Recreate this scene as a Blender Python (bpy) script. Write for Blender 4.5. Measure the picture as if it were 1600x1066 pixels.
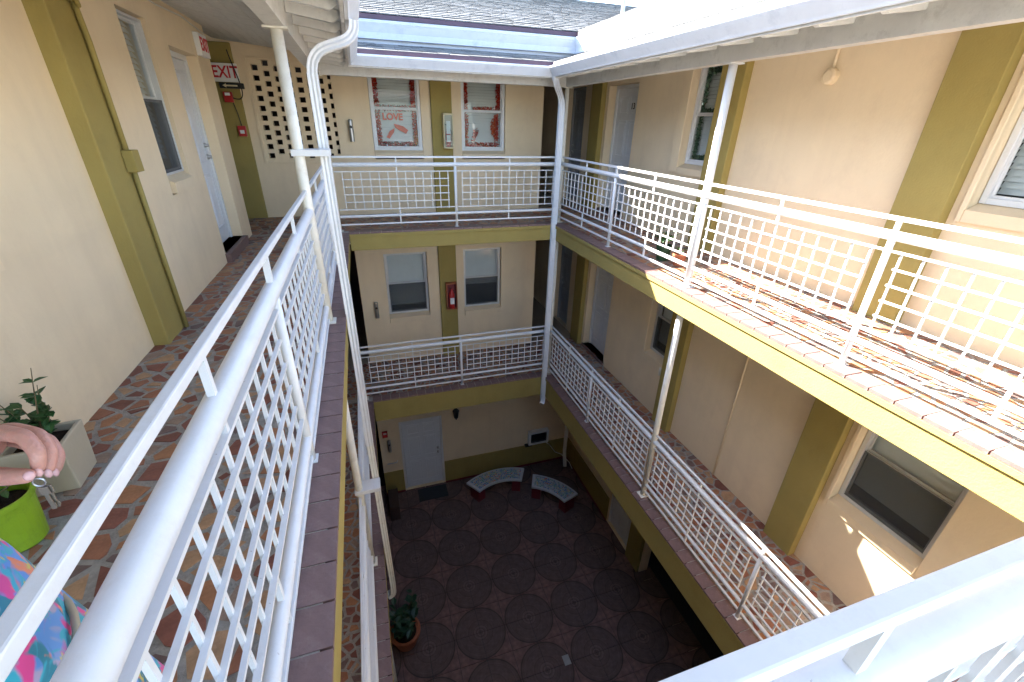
import bpy, math, random
from mathutils import Vector, Matrix
random.seed(7)
R = random.Random(11)
scene = bpy.context.scene
for o in list(bpy.data.objects): bpy.data.objects.remove(o)
C = scene.collection

# ------------------------------------------------------------------ camera, sky, sun, exposure
# z = 0 is the top walkway floor; the courtyard floor lies at GZ
YAW, PITCH, ROLL = -0.324, -0.463, 0.025
CAM = Vector((0.407, -0.174, 1.555))
FPX = 682.3
cam_d = bpy.data.cameras.new('camera'); cam = bpy.data.objects.new('camera', cam_d); C.objects.link(cam)
cam_d.sensor_width = 36; cam_d.lens = 36 * FPX / 1600; cam_d.clip_start = 0.02; cam_d.clip_end = 2000
fwd = Vector((-math.sin(YAW) * math.cos(PITCH), math.cos(YAW) * math.cos(PITCH), math.sin(PITCH)))
rt = Vector((math.cos(YAW), math.sin(YAW), 0)); up = rt.cross(fwd)
rt2 = rt * math.cos(ROLL) + up * math.sin(ROLL); up2 = up * math.cos(ROLL) - rt * math.sin(ROLL)
cam.matrix_world = Matrix(((rt2.x, up2.x, -fwd.x, CAM.x), (rt2.y, up2.y, -fwd.y, CAM.y), (rt2.z, up2.z, -fwd.z, CAM.z), (0, 0, 0, 1)))
scene.camera = cam
SUN = Vector((0.714, -1.05, -1.0)).normalized()
w = bpy.data.worlds.new('World'); scene.world = w; w.use_nodes = True
nt = w.node_tree; sky = nt.nodes.new('ShaderNodeTexSky'); sky.sky_type = 'NISHITA'; sky.sun_disc = False
sky.sun_elevation = math.asin(-SUN.z); sky.sun_rotation = math.atan2(-SUN.x, -SUN.y)
sky.dust_density = 1.0; sky.air_density = 0.8; sky.ozone_density = 1.0
bg = nt.nodes['Background']; bg.inputs[1].default_value = 0.115
nt.links.new(sky.outputs[0], bg.inputs[0])
sl = bpy.data.lights.new('sun', 'SUN'); so = bpy.data.objects.new('sun', sl); C.objects.link(so)
sl.energy = 5.0; sl.angle = math.radians(0.5); sl.color = (1, 0.95, 0.88)
so.rotation_euler = SUN.to_track_quat('-Z', 'Y').to_euler(); so.location = (-5, 10, 12)
vs = scene.view_settings; vs.view_transform = 'Standard'; vs.look = 'None'; vs.exposure = 3.38; vs.gamma = 1; vs.use_curve_mapping = False

# ------------------------------------------------------------------ materials
def mat(name, col, rough=0.6, var=0.12, scale=5.0, bump=0.15, bscale=60.0, metal=0.0, dirt=None, damt=0.35, dscale=3.0, spec=0.5, bdist=0.01, streak=None, chips=None):
    m = bpy.data.materials.new(name); m.use_nodes = True; t = m.node_tree; n = t.nodes; l = t.links
    b = n['Principled BSDF']; b.inputs['Roughness'].default_value = rough; b.inputs['Metallic'].default_value = metal
    b.inputs['Specular IOR Level'].default_value = spec
    tc = n.new('ShaderNodeTexCoord')
    nz = n.new('ShaderNodeTexNoise'); nz.inputs['Scale'].default_value = scale; nz.inputs['Detail'].default_value = 6; nz.inputs['Roughness'].default_value = 0.65
    l.new(tc.outputs['Object'], nz.inputs['Vector'])
    r = n.new('ShaderNodeValToRGB'); e = r.color_ramp.elements
    e[0].position = 0.3; e[1].position = 0.7
    e[0].color = tuple(max(0, c * (1 - var)) for c in col) + (1,); e[1].color = tuple(min(1, c * (1 + var)) for c in col) + (1,)
    l.new(nz.outputs['Fac'], r.inputs['Fac']); out = r.outputs['Color']
    if dirt:
        d = n.new('ShaderNodeTexNoise'); d.inputs['Scale'].default_value = dscale; d.inputs['Detail'].default_value = 9; d.inputs['Roughness'].default_value = 0.75
        l.new(tc.outputs['Object'], d.inputs['Vector'])
        dr = n.new('ShaderNodeValToRGB'); dr.color_ramp.elements[0].position = 0.52; dr.color_ramp.elements[1].position = 0.78
        dr.color_ramp.elements[0].color = (0, 0, 0, 1); dr.color_ramp.elements[1].color = (damt, damt, damt, 1)
        l.new(d.outputs['Fac'], dr.inputs['Fac'])
        mx = n.new('ShaderNodeMix'); mx.data_type = 'RGBA'; mx.inputs[7].default_value = tuple(dirt) + (1,)
        l.new(dr.outputs['Color'], mx.inputs[0]); l.new(out, mx.inputs[6]); out = mx.outputs[2]
    if streak:
        mp = n.new('ShaderNodeMapping'); mp.inputs['Scale'].default_value = (4, 4, 0.5); l.new(tc.outputs['Object'], mp.inputs[0])
        d = n.new('ShaderNodeTexNoise'); d.inputs['Scale'].default_value = 1.0; d.inputs['Detail'].default_value = 7; d.inputs['Roughness'].default_value = 0.6; l.new(mp.outputs[0], d.inputs[0])
        dr = n.new('ShaderNodeValToRGB'); dr.color_ramp.elements[0].position = 0.50; dr.color_ramp.elements[1].position = 0.80; dr.color_ramp.elements[0].color = (0, 0, 0, 1); dr.color_ramp.elements[1].color = (0.22, 0.22, 0.22, 1)
        l.new(d.outputs['Fac'], dr.inputs[0]); mx = n.new('ShaderNodeMix'); mx.data_type = 'RGBA'; mx.inputs[7].default_value = tuple(streak) + (1,)
        l.new(dr.outputs['Color'], mx.inputs[0]); l.new(out, mx.inputs[6]); out = mx.outputs[2]
    if chips:
        d = n.new('ShaderNodeTexNoise'); d.inputs['Scale'].default_value = 38.0; d.inputs['Detail'].default_value = 4; d.inputs['Roughness'].default_value = 0.7; l.new(tc.outputs['Object'], d.inputs[0])
        dr = n.new('ShaderNodeValToRGB'); dr.color_ramp.elements[0].position = 0.70; dr.color_ramp.elements[1].position = 0.74; dr.color_ramp.elements[0].color = (0, 0, 0, 1); dr.color_ramp.elements[1].color = (0.85, 0.85, 0.85, 1)
        l.new(d.outputs['Fac'], dr.inputs[0]); mx = n.new('ShaderNodeMix'); mx.data_type = 'RGBA'; mx.inputs[7].default_value = tuple(chips) + (1,)
        l.new(dr.outputs['Color'], mx.inputs[0]); l.new(out, mx.inputs[6]); out = mx.outputs[2]
    l.new(out, b.inputs['Base Color'])
    rr = n.new('ShaderNodeMapRange'); rr.inputs[3].default_value = max(0.02, rough - 0.1); rr.inputs[4].default_value = min(1, rough + 0.12)
    l.new(nz.outputs['Fac'], rr.inputs[0]); l.new(rr.outputs[0], b.inputs['Roughness'])
    if bump:
        bn = n.new('ShaderNodeTexNoise'); bn.inputs['Scale'].default_value = bscale; bn.inputs['Detail'].default_value = 5
        l.new(tc.outputs['Object'], bn.inputs['Vector'])
        bp = n.new('ShaderNodeBump'); bp.inputs['Strength'].default_value = bump; bp.inputs['Distance'].default_value = bdist
        l.new(bn.outputs['Fac'], bp.inputs['Height']); l.new(bp.outputs['Normal'], b.inputs['Normal'])
    return m
M = {}
M['stucco'] = mat('cream_stucco', (0.77, 0.625, 0.42), 0.85, 0.05, 1.3, 0.16, 45, dirt=(0.60, 0.46, 0.31), damt=0.4, dscale=1.6, spec=0.2, streak=(0.50, 0.38, 0.25), chips=None)
M['olive'] = mat('olive_stucco', (0.33, 0.255, 0.08), 0.8, 0.08, 2.0, 0.25, 70, dirt=(0.20, 0.155, 0.05), damt=0.4, dscale=2.5, spec=0.25, streak=(0.22, 0.16, 0.05))
M['white'] = mat('white_gloss_paint', (0.70, 0.70, 0.69), 0.38, 0.03, 9, 0.12, 35, dirt=(0.55, 0.50, 0.42), damt=0.45, dscale=14, spec=0.5, chips=(0.22, 0.12, 0.07))
M['cream_paint'] = mat('cream_white_paint', (0.74, 0.71, 0.62), 0.45, 0.05, 8, 0.15, 40, dirt=(0.40, 0.33, 0.24), damt=0.5, dscale=10, chips=(0.20, 0.10, 0.05))
M['wood_white'] = mat('painted_timber', (0.66, 0.65, 0.61), 0.6, 0.06, 7, 0.3, 25, dirt=(0.32, 0.30, 0.27), damt=0.6, dscale=9, chips=(0.10, 0.09, 0.08), streak=(0.40, 0.37, 0.32))
M['mortar'] = mat('grey_mortar', (0.32, 0.30, 0.27), 0.9, 0.25, 18, 0.6, 90, dirt=(0.12, 0.11, 0.09), damt=0.6, dscale=12, spec=0.2)
PAVE = []
for i, c in enumerate([(0.37, 0.17, 0.085), (0.19, 0.07, 0.05), (0.42, 0.25, 0.14), (0.17, 0.11, 0.10), (0.31, 0.13, 0.075), (0.30, 0.21, 0.16), (0.24, 0.09, 0.065)]):
    PAVE.append(mat('paving_piece_%d' % i, c, 0.5, 0.28, 14, 0.25, 60, dirt=(0.10, 0.07, 0.06), damt=0.5, dscale=22, spec=0.35))
M['quarry'] = mat('quarry_tile', (0.175, 0.105, 0.095), 0.5, 0.2, 10, 0.15, 70, dirt=(0.34, 0.28, 0.26), damt=0.45, dscale=16, chips=(0.45, 0.42, 0.38))
M['concrete'] = mat('concrete', (0.34, 0.31, 0.27), 0.9, 0.15, 6, 0.4, 50, spec=0.2)
M['gutter'] = mat('gutter_metal', (0.72, 0.74, 0.76), 0.35, 0.04, 5, 0.08, 12, dirt=(0.36, 0.40, 0.46), damt=0.5, dscale=4)
M['flash'] = mat('flashing_metal', (0.50, 0.54, 0.60), 0.4, 0.1, 4, 0.1, 9, dirt=(0.18, 0.20, 0.22), damt=0.55, dscale=4)
M['maroon'] = mat('maroon_drip_edge', (0.085, 0.046, 0.054), 0.45, 0.12, 8, 0.1, 20)
SH = [mat('shingle_%d' % i, c, 0.95, 0.18, 25, 0.7, 140, dirt=(0.06, 0.06, 0.055), damt=0.5, dscale=8, spec=0.15) for i, c in enumerate([(0.19, 0.19, 0.18), (0.14, 0.14, 0.135), (0.23, 0.226, 0.215)])]
M['door'] = mat('white_door_paint', (0.70, 0.72, 0.74), 0.4, 0.03, 5, 0.06, 30, dirt=(0.45, 0.44, 0.42), damt=0.35, dscale=6)
M['darkdoor'] = mat('grey_door_paint', (0.30, 0.31, 0.33), 0.5, 0.05, 5, 0.06, 30)
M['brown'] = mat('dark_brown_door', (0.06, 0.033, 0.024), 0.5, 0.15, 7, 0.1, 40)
M['alu'] = mat('aluminium_frame', (0.60, 0.60, 0.59), 0.4, 0.05, 8, 0.05, 30, metal=0.3)
M['blind'] = mat('blind_vinyl', (0.82, 0.82, 0.79), 0.5, 0.04, 6, 0, 30)
M['dim_backing'] = mat('dim_interior_backing', (0.10, 0.10, 0.10), 0.9, 0.2, 4, 0, 30)
M['steel'] = mat('brushed_steel', (0.42, 0.42, 0.41), 0.35, 0.1, 12, 0.05, 60, metal=0.85)
M['black'] = mat('black_iron', (0.015, 0.015, 0.016), 0.5, 0.2, 10, 0.1, 40)
M['red'] = mat('red_enamel', (0.42, 0.02, 0.02), 0.35, 0.1, 8, 0.05, 40)
M['darkred'] = mat('dark_red_paint', (0.16, 0.015, 0.02), 0.5, 0.15, 8, 0.15, 40)
M['signwhite'] = mat('sign_white', (0.75, 0.75, 0.73), 0.4, 0.03, 5, 0)
M['signred'] = mat('sign_red', (0.55, 0.02, 0.03), 0.45, 0.05, 5, 0)
M['grout'] = mat('bench_grout', (0.52, 0.54, 0.55), 0.6, 0.1, 14, 0.2, 60)
M['terra'] = mat('terracotta', (0.40, 0.13, 0.06), 0.75, 0.15, 9, 0.2, 50)
M['soil'] = mat('potting_soil', (0.025, 0.016, 0.011), 0.95, 0.4, 30, 0.9, 80, spec=0.1)
M['lime'] = mat('lime_plastic', (0.25, 0.40, 0.02), 0.4, 0.08, 7, 0.08, 30, dirt=(0.10, 0.13, 0.03), damt=0.5, dscale=12)
M['planter'] = mat('beige_planter', (0.47, 0.41, 0.30), 0.6, 0.05, 5, 0.1, 40)
M['leaf'] = mat('leaf_green', (0.035, 0.10, 0.025), 0.45, 0.4, 14, 0.1, 40)
M['leaf2'] = mat('leaf_dark', (0.02, 0.06, 0.025), 0.45, 0.4, 14, 0.1, 40)
M['leaf3'] = mat('leaf_grey_green', (0.10, 0.20, 0.12), 0.5, 0.35, 14, 0.1, 40)
M['stem'] = mat('plant_stem', (0.16, 0.11, 0.05), 0.7, 0.3, 20, 0.2, 60)
M['mat'] = mat('door_mat_rubber', (0.035, 0.036, 0.04), 0.9, 0.2, 25, 0.5, 120)
M['skin'] = mat('skin', (0.46, 0.225, 0.165), 0.48, 0.16, 30, 0.35, 190, dirt=(0.44, 0.13, 0.10), damt=0.6, dscale=30, bdist=0.004)
M['key'] = mat('worn_brass_key', (0.20, 0.18, 0.15), 0.4, 0.2, 30, 0, metal=0.7)
M['nail'] = mat('nail_polish', (0.62, 0.36, 0.34), 0.2, 0.03, 5, 0)
M['hair'] = mat('brown_hair', (0.06, 0.03, 0.018), 0.5, 0.4, 40, 0.5, 120)
M['shoe'] = mat('sandal_leather', (0.20, 0.10, 0.05), 0.6, 0.2, 10, 0.1)
M['eye'] = mat('eye_white', (0.7, 0.68, 0.65), 0.2, 0.02, 5, 0)
M['tin_red'] = mat('tinsel_red', (0.55, 0.03, 0.02), 0.3, 0.3, 40, 0, metal=0.25)
M['tin_orange'] = mat('tinsel_orange', (0.70, 0.11, 0.03), 0.3, 0.3, 40, 0, metal=0.25)
M['tin_silver'] = mat('tinsel_silver', (0.75, 0.68, 0.68), 0.2, 0.2, 40, 0, metal=0.8)
M['tin_gold'] = mat('tinsel_gold', (0.80, 0.55, 0.12), 0.2, 0.2, 40, 0, metal=0.8)
M['letter'] = mat('coral_card', (0.72, 0.12, 0.06), 0.6, 0.1, 20, 0)
M['yellowcab'] = mat('cream_plastic', (0.72, 0.62, 0.38), 0.45, 0.05, 5, 0.05, 30)
M['ground'] = mat('outer_ground', (0.20, 0.20, 0.17), 0.95, 0.2, 0.5, 0.3, 10)
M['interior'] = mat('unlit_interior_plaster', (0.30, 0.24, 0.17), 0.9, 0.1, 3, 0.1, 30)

def glass_mat():
    m = bpy.data.materials.new('window_glass'); m.use_nodes = True; t = m.node_tree; n = t.nodes; l = t.links
    n.remove(n['Principled BSDF']); o = n['Material Output']
    tr = n.new('ShaderNodeBsdfTransparent'); tr.inputs[0].default_value = (0.80, 0.84, 0.84, 1)
    gl = n.new('ShaderNodeBsdfGlossy'); gl.inputs['Roughness'].default_value = 0.02; gl.inputs[0].default_value = (1, 1, 1, 1)
    tc = n.new('ShaderNodeTexCoord'); nz = n.new('ShaderNodeTexNoise'); nz.inputs['Scale'].default_value = 3; l.new(tc.outputs['Object'], nz.inputs['Vector'])
    bp = n.new('ShaderNodeBump'); bp.inputs['Strength'].default_value = 0.05; bp.inputs['Distance'].default_value = 0.02; l.new(nz.outputs['Fac'], bp.inputs['Height'])
    l.new(bp.outputs['Normal'], gl.inputs['Normal'])
    lw = n.new('ShaderNodeLayerWeight'); lw.inputs[0].default_value = 0.5
    pw = n.new('ShaderNodeMath'); pw.operation = 'POWER'; pw.inputs[1].default_value = 5; l.new(lw.outputs['Facing'], pw.inputs[0])
    fr = n.new('ShaderNodeMath'); fr.operation = 'MULTIPLY_ADD'; fr.inputs[1].default_value = 0.93; fr.inputs[2].default_value = 0.022; l.new(pw.outputs[0], fr.inputs[0])
    mx = n.new('ShaderNodeMixShader'); l.new(fr.outputs[0], mx.inputs[0]); l.new(tr.outputs[0], mx.inputs[1]); l.new(gl.outputs[0], mx.inputs[2]); l.new(mx.outputs[0], o.inputs[0])
    return m
M['glass'] = glass_mat()
def screen_mat():
    m = bpy.data.materials.new('insect_mesh'); m.use_nodes = True; t = m.node_tree; n = t.nodes; l = t.links
    b = n['Principled BSDF']; b.inputs['Base Color'].default_value = (0.05, 0.055, 0.06, 1); b.inputs['Roughness'].default_value = 0.7
    tr = n.new('ShaderNodeBsdfTransparent'); mx = n.new('ShaderNodeMixShader'); mx.inputs[0].default_value = 0.38
    l.new(tr.outputs[0], mx.inputs[1]); l.new(b.outputs[0], mx.inputs[2]); l.new(mx.outputs[0], n['Material Output'].inputs[0]); return m
M['screen'] = screen_mat()

def court_tile_mat():      # stamped quarter circles round the tile's own corner
    m = mat('courtyard_tile', (0.15, 0.098, 0.085), 0.6, 0.3, 9, 0, dirt=(0.06, 0.05, 0.048), damt=0.7, dscale=4, spec=0.3)
    t = m.node_tree; n = t.nodes; l = t.links; b = n['Principled BSDF']
    tc = [x for x in n if x.type == 'TEX_COORD'][0]
    sp = n.new('ShaderNodeSeparateXYZ'); l.new(tc.outputs['Object'], sp.inputs[0])
    cb = n.new('ShaderNodeCombineXYZ'); l.new(sp.outputs[0], cb.inputs[0]); l.new(sp.outputs[1], cb.inputs[1])
    ln = n.new('ShaderNodeVectorMath'); ln.operation = 'LENGTH'; l.new(cb.outputs[0], ln.inputs[0])
    dv = n.new('ShaderNodeMath'); dv.operation = 'DIVIDE'; dv.inputs[1].default_value = 0.5; l.new(ln.outputs['Value'], dv.inputs[0])
    rp = n.new('ShaderNodeValToRGB'); rp.color_ramp.interpolation = 'LINEAR'; e = rp.color_ramp.elements
    seq = [(0, 0.85), (0.08, 0.85), (0.09, 1.25), (0.13, 1.25), (0.14, 0.6), (0.16, 0.85), (0.20, 1.15), (0.245, 1.15), (0.255, 0.6), (0.28, 0.85), (0.43, 0.9), (0.445, 0.6), (0.47, 1.0), (0.53, 0.85), (0.74, 0.88), (0.75, 0.6), (0.77, 1.0), (0.80, 0.82), (0.88, 0.8), (0.895, 0.45), (0.92, 0.45), (0.935, 1.05)]
    e[0].position, e[1].position = 0, 1
    e[0].color = (0.85,) * 3 + (1,); e[1].color = (1.1,) * 3 + (1,)
    for p, v in seq[1:]:
        q = e.new(p); q.color = (v, v, v, 1)
    l.new(dv.outputs[0], rp.inputs[0])
    src = b.inputs['Base Color'].links[0].from_socket
    mx = n.new('ShaderNodeMix'); mx.data_type = 'RGBA'; mx.blend_type = 'MULTIPLY'; mx.inputs[0].default_value = 1
    l.new(src, mx.inputs[6]); l.new(rp.outputs[0], mx.inputs[7])
    # warmer pink stone outside the circle
    gt = n.new('ShaderNodeMath'); gt.operation = 'GREATER_THAN'; gt.inputs[1].default_value = 0.93; l.new(dv.outputs[0], gt.inputs[0])
    mx2 = n.new('ShaderNodeMix'); mx2.data_type = 'RGBA'; mx2.blend_type = 'MULTIPLY'; mx2.inputs[7].default_value = (1.15, 1.0, 0.97, 1)
    l.new(gt.outputs[0], mx2.inputs[0]); l.new(mx.outputs[2], mx2.inputs[6]); l.new(mx2.outputs[2], b.inputs['Base Color'])
    bp = n.new('ShaderNodeBump'); bp.inputs['Strength'].default_value = 0.6; bp.inputs['Distance'].default_value = 0.004
    l.new(rp.outputs[0], bp.inputs['Height']); l.new(bp.outputs['Normal'], b.inputs['Normal'])
    return m
M['court'] = court_tile_mat()

def cells_mat(name, cols, scale, rough=0.4, edge=None):
    m = bpy.data.materials.new(name); m.use_nodes = True; t = m.node_tree; n = t.nodes; l = t.links; b = n['Principled BSDF']
    b.inputs['Roughness'].default_value = rough
    tc = n.new('ShaderNodeTexCoord'); v = n.new('ShaderNodeTexVoronoi'); v.inputs['Scale'].default_value = scale
    nz = n.new('ShaderNodeTexNoise'); nz.inputs['Scale'].default_value = scale * 0.8; nz.inputs['Detail'].default_value = 3
    l.new(tc.outputs['Object'], nz.inputs['Vector'])
    av = n.new('ShaderNodeMix'); av.data_type = 'VECTOR'; av.inputs[0].default_value = 0.0 if edge else 0.12
    l.new(tc.outputs['Object'], av.inputs[4]); l.new(nz.outputs['Color'], av.inputs[5]); l.new(av.outputs[1], v.inputs['Vector'])
    sp = n.new('ShaderNodeSeparateColor'); l.new(v.outputs['Color'], sp.inputs[0])
    r = n.new('ShaderNodeValToRGB'); r.color_ramp.interpolation = 'CONSTANT'
    e = r.color_ramp.elements
    for i, c in enumerate(cols):
        q = e[i] if i < 2 else e.new(i / len(cols))
        q.position = i / len(cols); q.color = tuple(c) + (1,)
    l.new(sp.outputs[0], r.inputs[0]); out = r.outputs[0]
    if edge:
        v2 = n.new('ShaderNodeTexVoronoi'); v2.feature = 'DISTANCE_TO_EDGE'; v2.inputs['Scale'].default_value = scale; l.new(av.outputs[1], v2.inputs['Vector'])
        lt = n.new('ShaderNodeMath'); lt.operation = 'LESS_THAN'; lt.inputs[1].default_value = 0.07; l.new(v2.outputs['Distance'], lt.inputs[0])
        mx = n.new('ShaderNodeMix'); mx.data_type = 'RGBA'; mx.inputs[7].default_value = tuple(edge) + (1,)
        l.new(lt.outputs[0], mx.inputs[0]); l.new(out, mx.inputs[6]); out = mx.outputs[2]
    l.new(out, b.inputs['Base Color'])
    return m
def dress_mat():          # watercolour floral print
    m = bpy.data.materials.new('floral_print_fabric'); m.use_nodes = True; t = m.node_tree; n = t.nodes; l = t.links; b = n['Principled BSDF']
    b.inputs['Roughness'].default_value = 0.85; b.inputs['Sheen Weight'].default_value = 0.2
    tc = n.new('ShaderNodeTexCoord'); src = None
    base = None
    for i, (s, off, col, p0, p1) in enumerate([(12, 0, (0.10, 0.30, 0.72), 0.47, 0.55), (11, 3.1, (0.75, 0.06, 0.30), 0.52, 0.57), (14, 7.7, (0.02, 0.22, 0.32), 0.53, 0.57), (13, 12.3, (0.80, 0.25, 0.12), 0.57, 0.61), (17, 5.5, (0.03, 0.42, 0.58), 0.55, 0.60), (19, 9.9, (0.62, 0.55, 0.10), 0.60, 0.63)]):
        mp = n.new('ShaderNodeMapping'); mp.inputs[1].default_value = (off, off * 0.7, off * 1.3); l.new(tc.outputs['Object'], mp.inputs[0])
        nz = n.new('ShaderNodeTexNoise'); nz.inputs['Scale'].default_value = s; nz.inputs['Detail'].default_value = 2.5; nz.inputs['Distortion'].default_value = 0.8; l.new(mp.outputs[0], nz.inputs[0])
        r = n.new('ShaderNodeValToRGB'); r.color_ramp.elements[0].position = p0; r.color_ramp.elements[1].position = p1; l.new(nz.outputs['Fac'], r.inputs[0])
        mx = n.new('ShaderNodeMix'); mx.data_type = 'RGBA'; mx.inputs[7].default_value = tuple(col) + (1,)
        l.new(r.outputs[0], mx.inputs[0])
        if base is None: mx.inputs[6].default_value = (0.40, 0.36, 0.55, 1)
        else: l.new(base, mx.inputs[6])
        base = mx.outputs[2]
    l.new(base, b.inputs['Base Color'])
    return m
M['dress'] = dress_mat()
MOS = [mat('mosaic_%d' % i, c, 0.3, 0.1, 9, 0) for i, c in enumerate([(0.55, 0.42, 0.10), (0.08, 0.20, 0.42), (0.5, 0.13, 0.05), (0.10, 0.30, 0.26), (0.42, 0.46, 0.48), (0.25, 0.28, 0.30)])]

# ------------------------------------------------------------------ geometry helpers
class MB:
    def __init__(s): s.v = []; s.f = []; s.mi = []; s.cur = 0; s.smooth = False
    def box(s, a, b):
        x0, x1 = sorted((a[0], b[0])); y0, y1 = sorted((a[1], b[1])); z0, z1 = sorted((a[2], b[2])); k = len(s.v)
        s.v += [(x0, y0, z0), (x1, y0, z0), (x1, y1, z0), (x0, y1, z0), (x0, y0, z1), (x1, y0, z1), (x1, y1, z1), (x0, y1, z1)]
        for f in ((0, 3, 2, 1), (4, 5, 6, 7), (0, 1, 5, 4), (1, 2, 6, 5), (2, 3, 7, 6), (3, 0, 4, 7)): s.f.append(tuple(k + i for i in f)); s.mi.append(s.cur)
        return s
    def face(s, pts):
        k = len(s.v); s.v += [tuple(p) for p in pts]; s.f.append(tuple(range(k, k + len(pts)))); s.mi.append(s.cur); return s
    def tube(s, pts, r, n=10, caps=True, sx=1.0, flat=None):
        pts = [Vector(p) for p in pts]; rs = r if isinstance(r, (list, tuple)) else [r] * len(pts)
        prev = None; k0 = len(s.v)
        for i, p in enumerate(pts):
            t = (pts[min(i + 1, len(pts) - 1)] - pts[max(i - 1, 0)]).normalized()
            if prev is None: a = Vector((0, 0, 1)) if abs(t.z) < 0.9 else Vector((1, 0, 0))
            else: a = prev
            u = (a - t * a.dot(t)).normalized(); prev = u; q = t.cross(u)
            for j in range(n):
                an = 2 * math.pi * (j + 0.5) / n
                s.v.append(tuple(p + (u * math.cos(an) + q * math.sin(an) * sx) * rs[i]))
        for i in range(len(pts) - 1):
            for j in range(n):
                s.f.append((k0 + i * n + j, k0 + i * n + (j + 1) % n, k0 + (i + 1) * n + (j + 1) % n, k0 + (i + 1) * n + j)); s.mi.append(s.cur)
        if caps:
            s.f.append(tuple(k0 + j for j in reversed(range(n)))); s.mi.append(s.cur)
            s.f.append(tuple(k0 + (len(pts) - 1) * n + j for j in range(n))); s.mi.append(s.cur)
        return s
    def lathe(s, c, prof, n=24, sx=1, sy=1):
        k0 = len(s.v)
        for (r, z) in prof:
            for j in range(n):
                a = 2 * math.pi * j / n; s.v.append((c[0] + r * math.cos(a) * sx, c[1] + r * math.sin(a) * sy, c[2] + z))
        for i in range(len(prof) - 1):
            for j in range(n):
                s.f.append((k0 + i * n + j, k0 + i * n + (j + 1) % n, k0 + (i + 1) * n + (j + 1) % n, k0 + (i + 1) * n + j)); s.mi.append(s.cur)
        s.f.append(tuple(k0 + j for j in reversed(range(n)))); s.mi.append(s.cur)
        m = k0 + (len(prof) - 1) * n; s.f.append(tuple(m + j for j in range(n))); s.mi.append(s.cur)
        return s
    def prism(s, poly, z0, z1):
        k = len(s.v); n = len(poly)
        s.v += [(p[0], p[1], z0) for p in poly] + [(p[0], p[1], z1) for p in poly]
        s.f.append(tuple(k + i for i in reversed(range(n)))); s.f.append(tuple(k + n + i for i in range(n))); s.mi += [s.cur] * 2
        for i in range(n): s.f.append((k + i, k + (i + 1) % n, k + n + (i + 1) % n, k + n + i)); s.mi.append(s.cur)
        return s
    def build(s, name, m, parent=None, smooth=False, bevel=0.0, subd=0):
        return obj(name, s.v, s.f, m, parent, smooth, bevel, s.mi, subd)
def wloc(o):
    v = Vector((0, 0, 0))
    while o is not None: v += o.location; o = o.parent
    return v
def link(o, parent):
    C.objects.link(o); o.parent = parent
def obj(name, v, f, m, parent=None, smooth=False, bevel=0.0, mi=None, subd=0):
    xs = [p[0] for p in v]; ys = [p[1] for p in v]; zs = [p[2] for p in v]
    c = Vector(((min(xs) + max(xs)) / 2, (min(ys) + max(ys)) / 2, min(zs)))
    me = bpy.data.meshes.new(name); me.from_pydata([(p[0] - c.x, p[1] - c.y, p[2] - c.z) for p in v], [], f)
    for q in (m if isinstance(m, list) else [m]): me.materials.append(q)
    if isinstance(m, list) and mi: me.polygons.foreach_set('material_index', mi)
    me.validate(); me.update()
    if smooth: me.polygons.foreach_set('use_smooth', [True] * len(me.polygons))
    o = bpy.data.objects.new(name, me); link(o, parent); o.location = c - (wloc(parent) if parent else Vector((0, 0, 0)))
    if bevel:
        b = o.modifiers.new('bevel', 'BEVEL'); b.width = bevel; b.segments = 2; b.limit_method = 'ANGLE'; b.angle_limit = math.radians(40)
    if subd:
        b = o.modifiers.new('sub', 'SUBSURF'); b.levels = subd; b.render_levels = subd
    return o
def inst(name, me, loc, parent=None, rz=0.0):
    o = bpy.data.objects.new(name, me); link(o, parent); o.location = Vector(loc) - (wloc(parent) if parent else Vector((0, 0, 0))); o.rotation_euler.z = rz; return o
def meshof(mb, name, m):
    me = bpy.data.meshes.new(name); me.from_pydata(mb.v, [], mb.f); me.materials.append(m); me.update(); return me
def empty(name, loc):
    o = bpy.data.objects.new(name, None); C.objects.link(o); o.location = loc; o.empty_display_size = 0.1; return o
def tag(o, label=None, cat=None, group=None, kind=None):
    if label: o['label'] = label
    if cat: o['category'] = cat
    if group: o['group'] = group
    if kind: o['kind'] = kind
    return o
def bx(a, b, name, m, parent=None, bevel=0.0): return MB().box(a, b).build(name, m, parent, bevel=bevel)
def px_of(p):
    v = Vector(p) - CAM; c = v.dot(fwd)
    if c < 0.05: return None
    return (800 + FPX * v.dot(rt2) / c, 533 - FPX * v.dot(up2) / c, c)
def in_frame(p, mg=30):
    q = px_of(p); return q is not None and -mg < q[0] < 1600 + mg and -mg < q[1] < 1066 + mg

# ------------------------------------------------------------------ measures (metres)
W, D = 3.658, 7.085                 # right rail plane, far rail plane (left rail x = 0, near rail y = 0)
LW, RW, FW, NW = -1.218, 4.908, 8.438, -1.35
Z2, GZ = -3.088, -6.862
LO = 0.125                          # slab edge beyond the rail line

# ------------------------------------------------------------------ ground
bx((-400, -400, GZ - 0.6), (400, 400, GZ - 0.12), 'ground', M['ground'])['kind'] = 'structure'
cf = bx((-8, -8, GZ - 0.12), (12, 15, GZ - 0.016), 'courtyard_floor', M['mat']); cf['kind'] = 'structure'
TS = 0.4725
tm = MB(); g = 0.004
tm.box((g, g, -0.02), (TS - g, TS - g, 0)); tmesh = meshof(tm, 'tile', M['court'])
for i in range(-2, 6):
    for j in range(-4, 6):
        cx, cy = 0.569 + 0.945 * i, 3.572 + 0.945 * j
        for q in range(4):
            a = q * math.pi / 2; dx, dy = [(1, 1), (-1, 1), (-1, -1), (1, -1)][q]
            x, y = cx + dx * TS / 2, cy + dy * TS / 2
            if x < LW or x > 5.2 or y < 0.2 or y > FW + 0.2: continue
            t = inst('tile', tmesh, (cx, cy, GZ + R.uniform(-0.0015, 0.0015)), cf, a)

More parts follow.
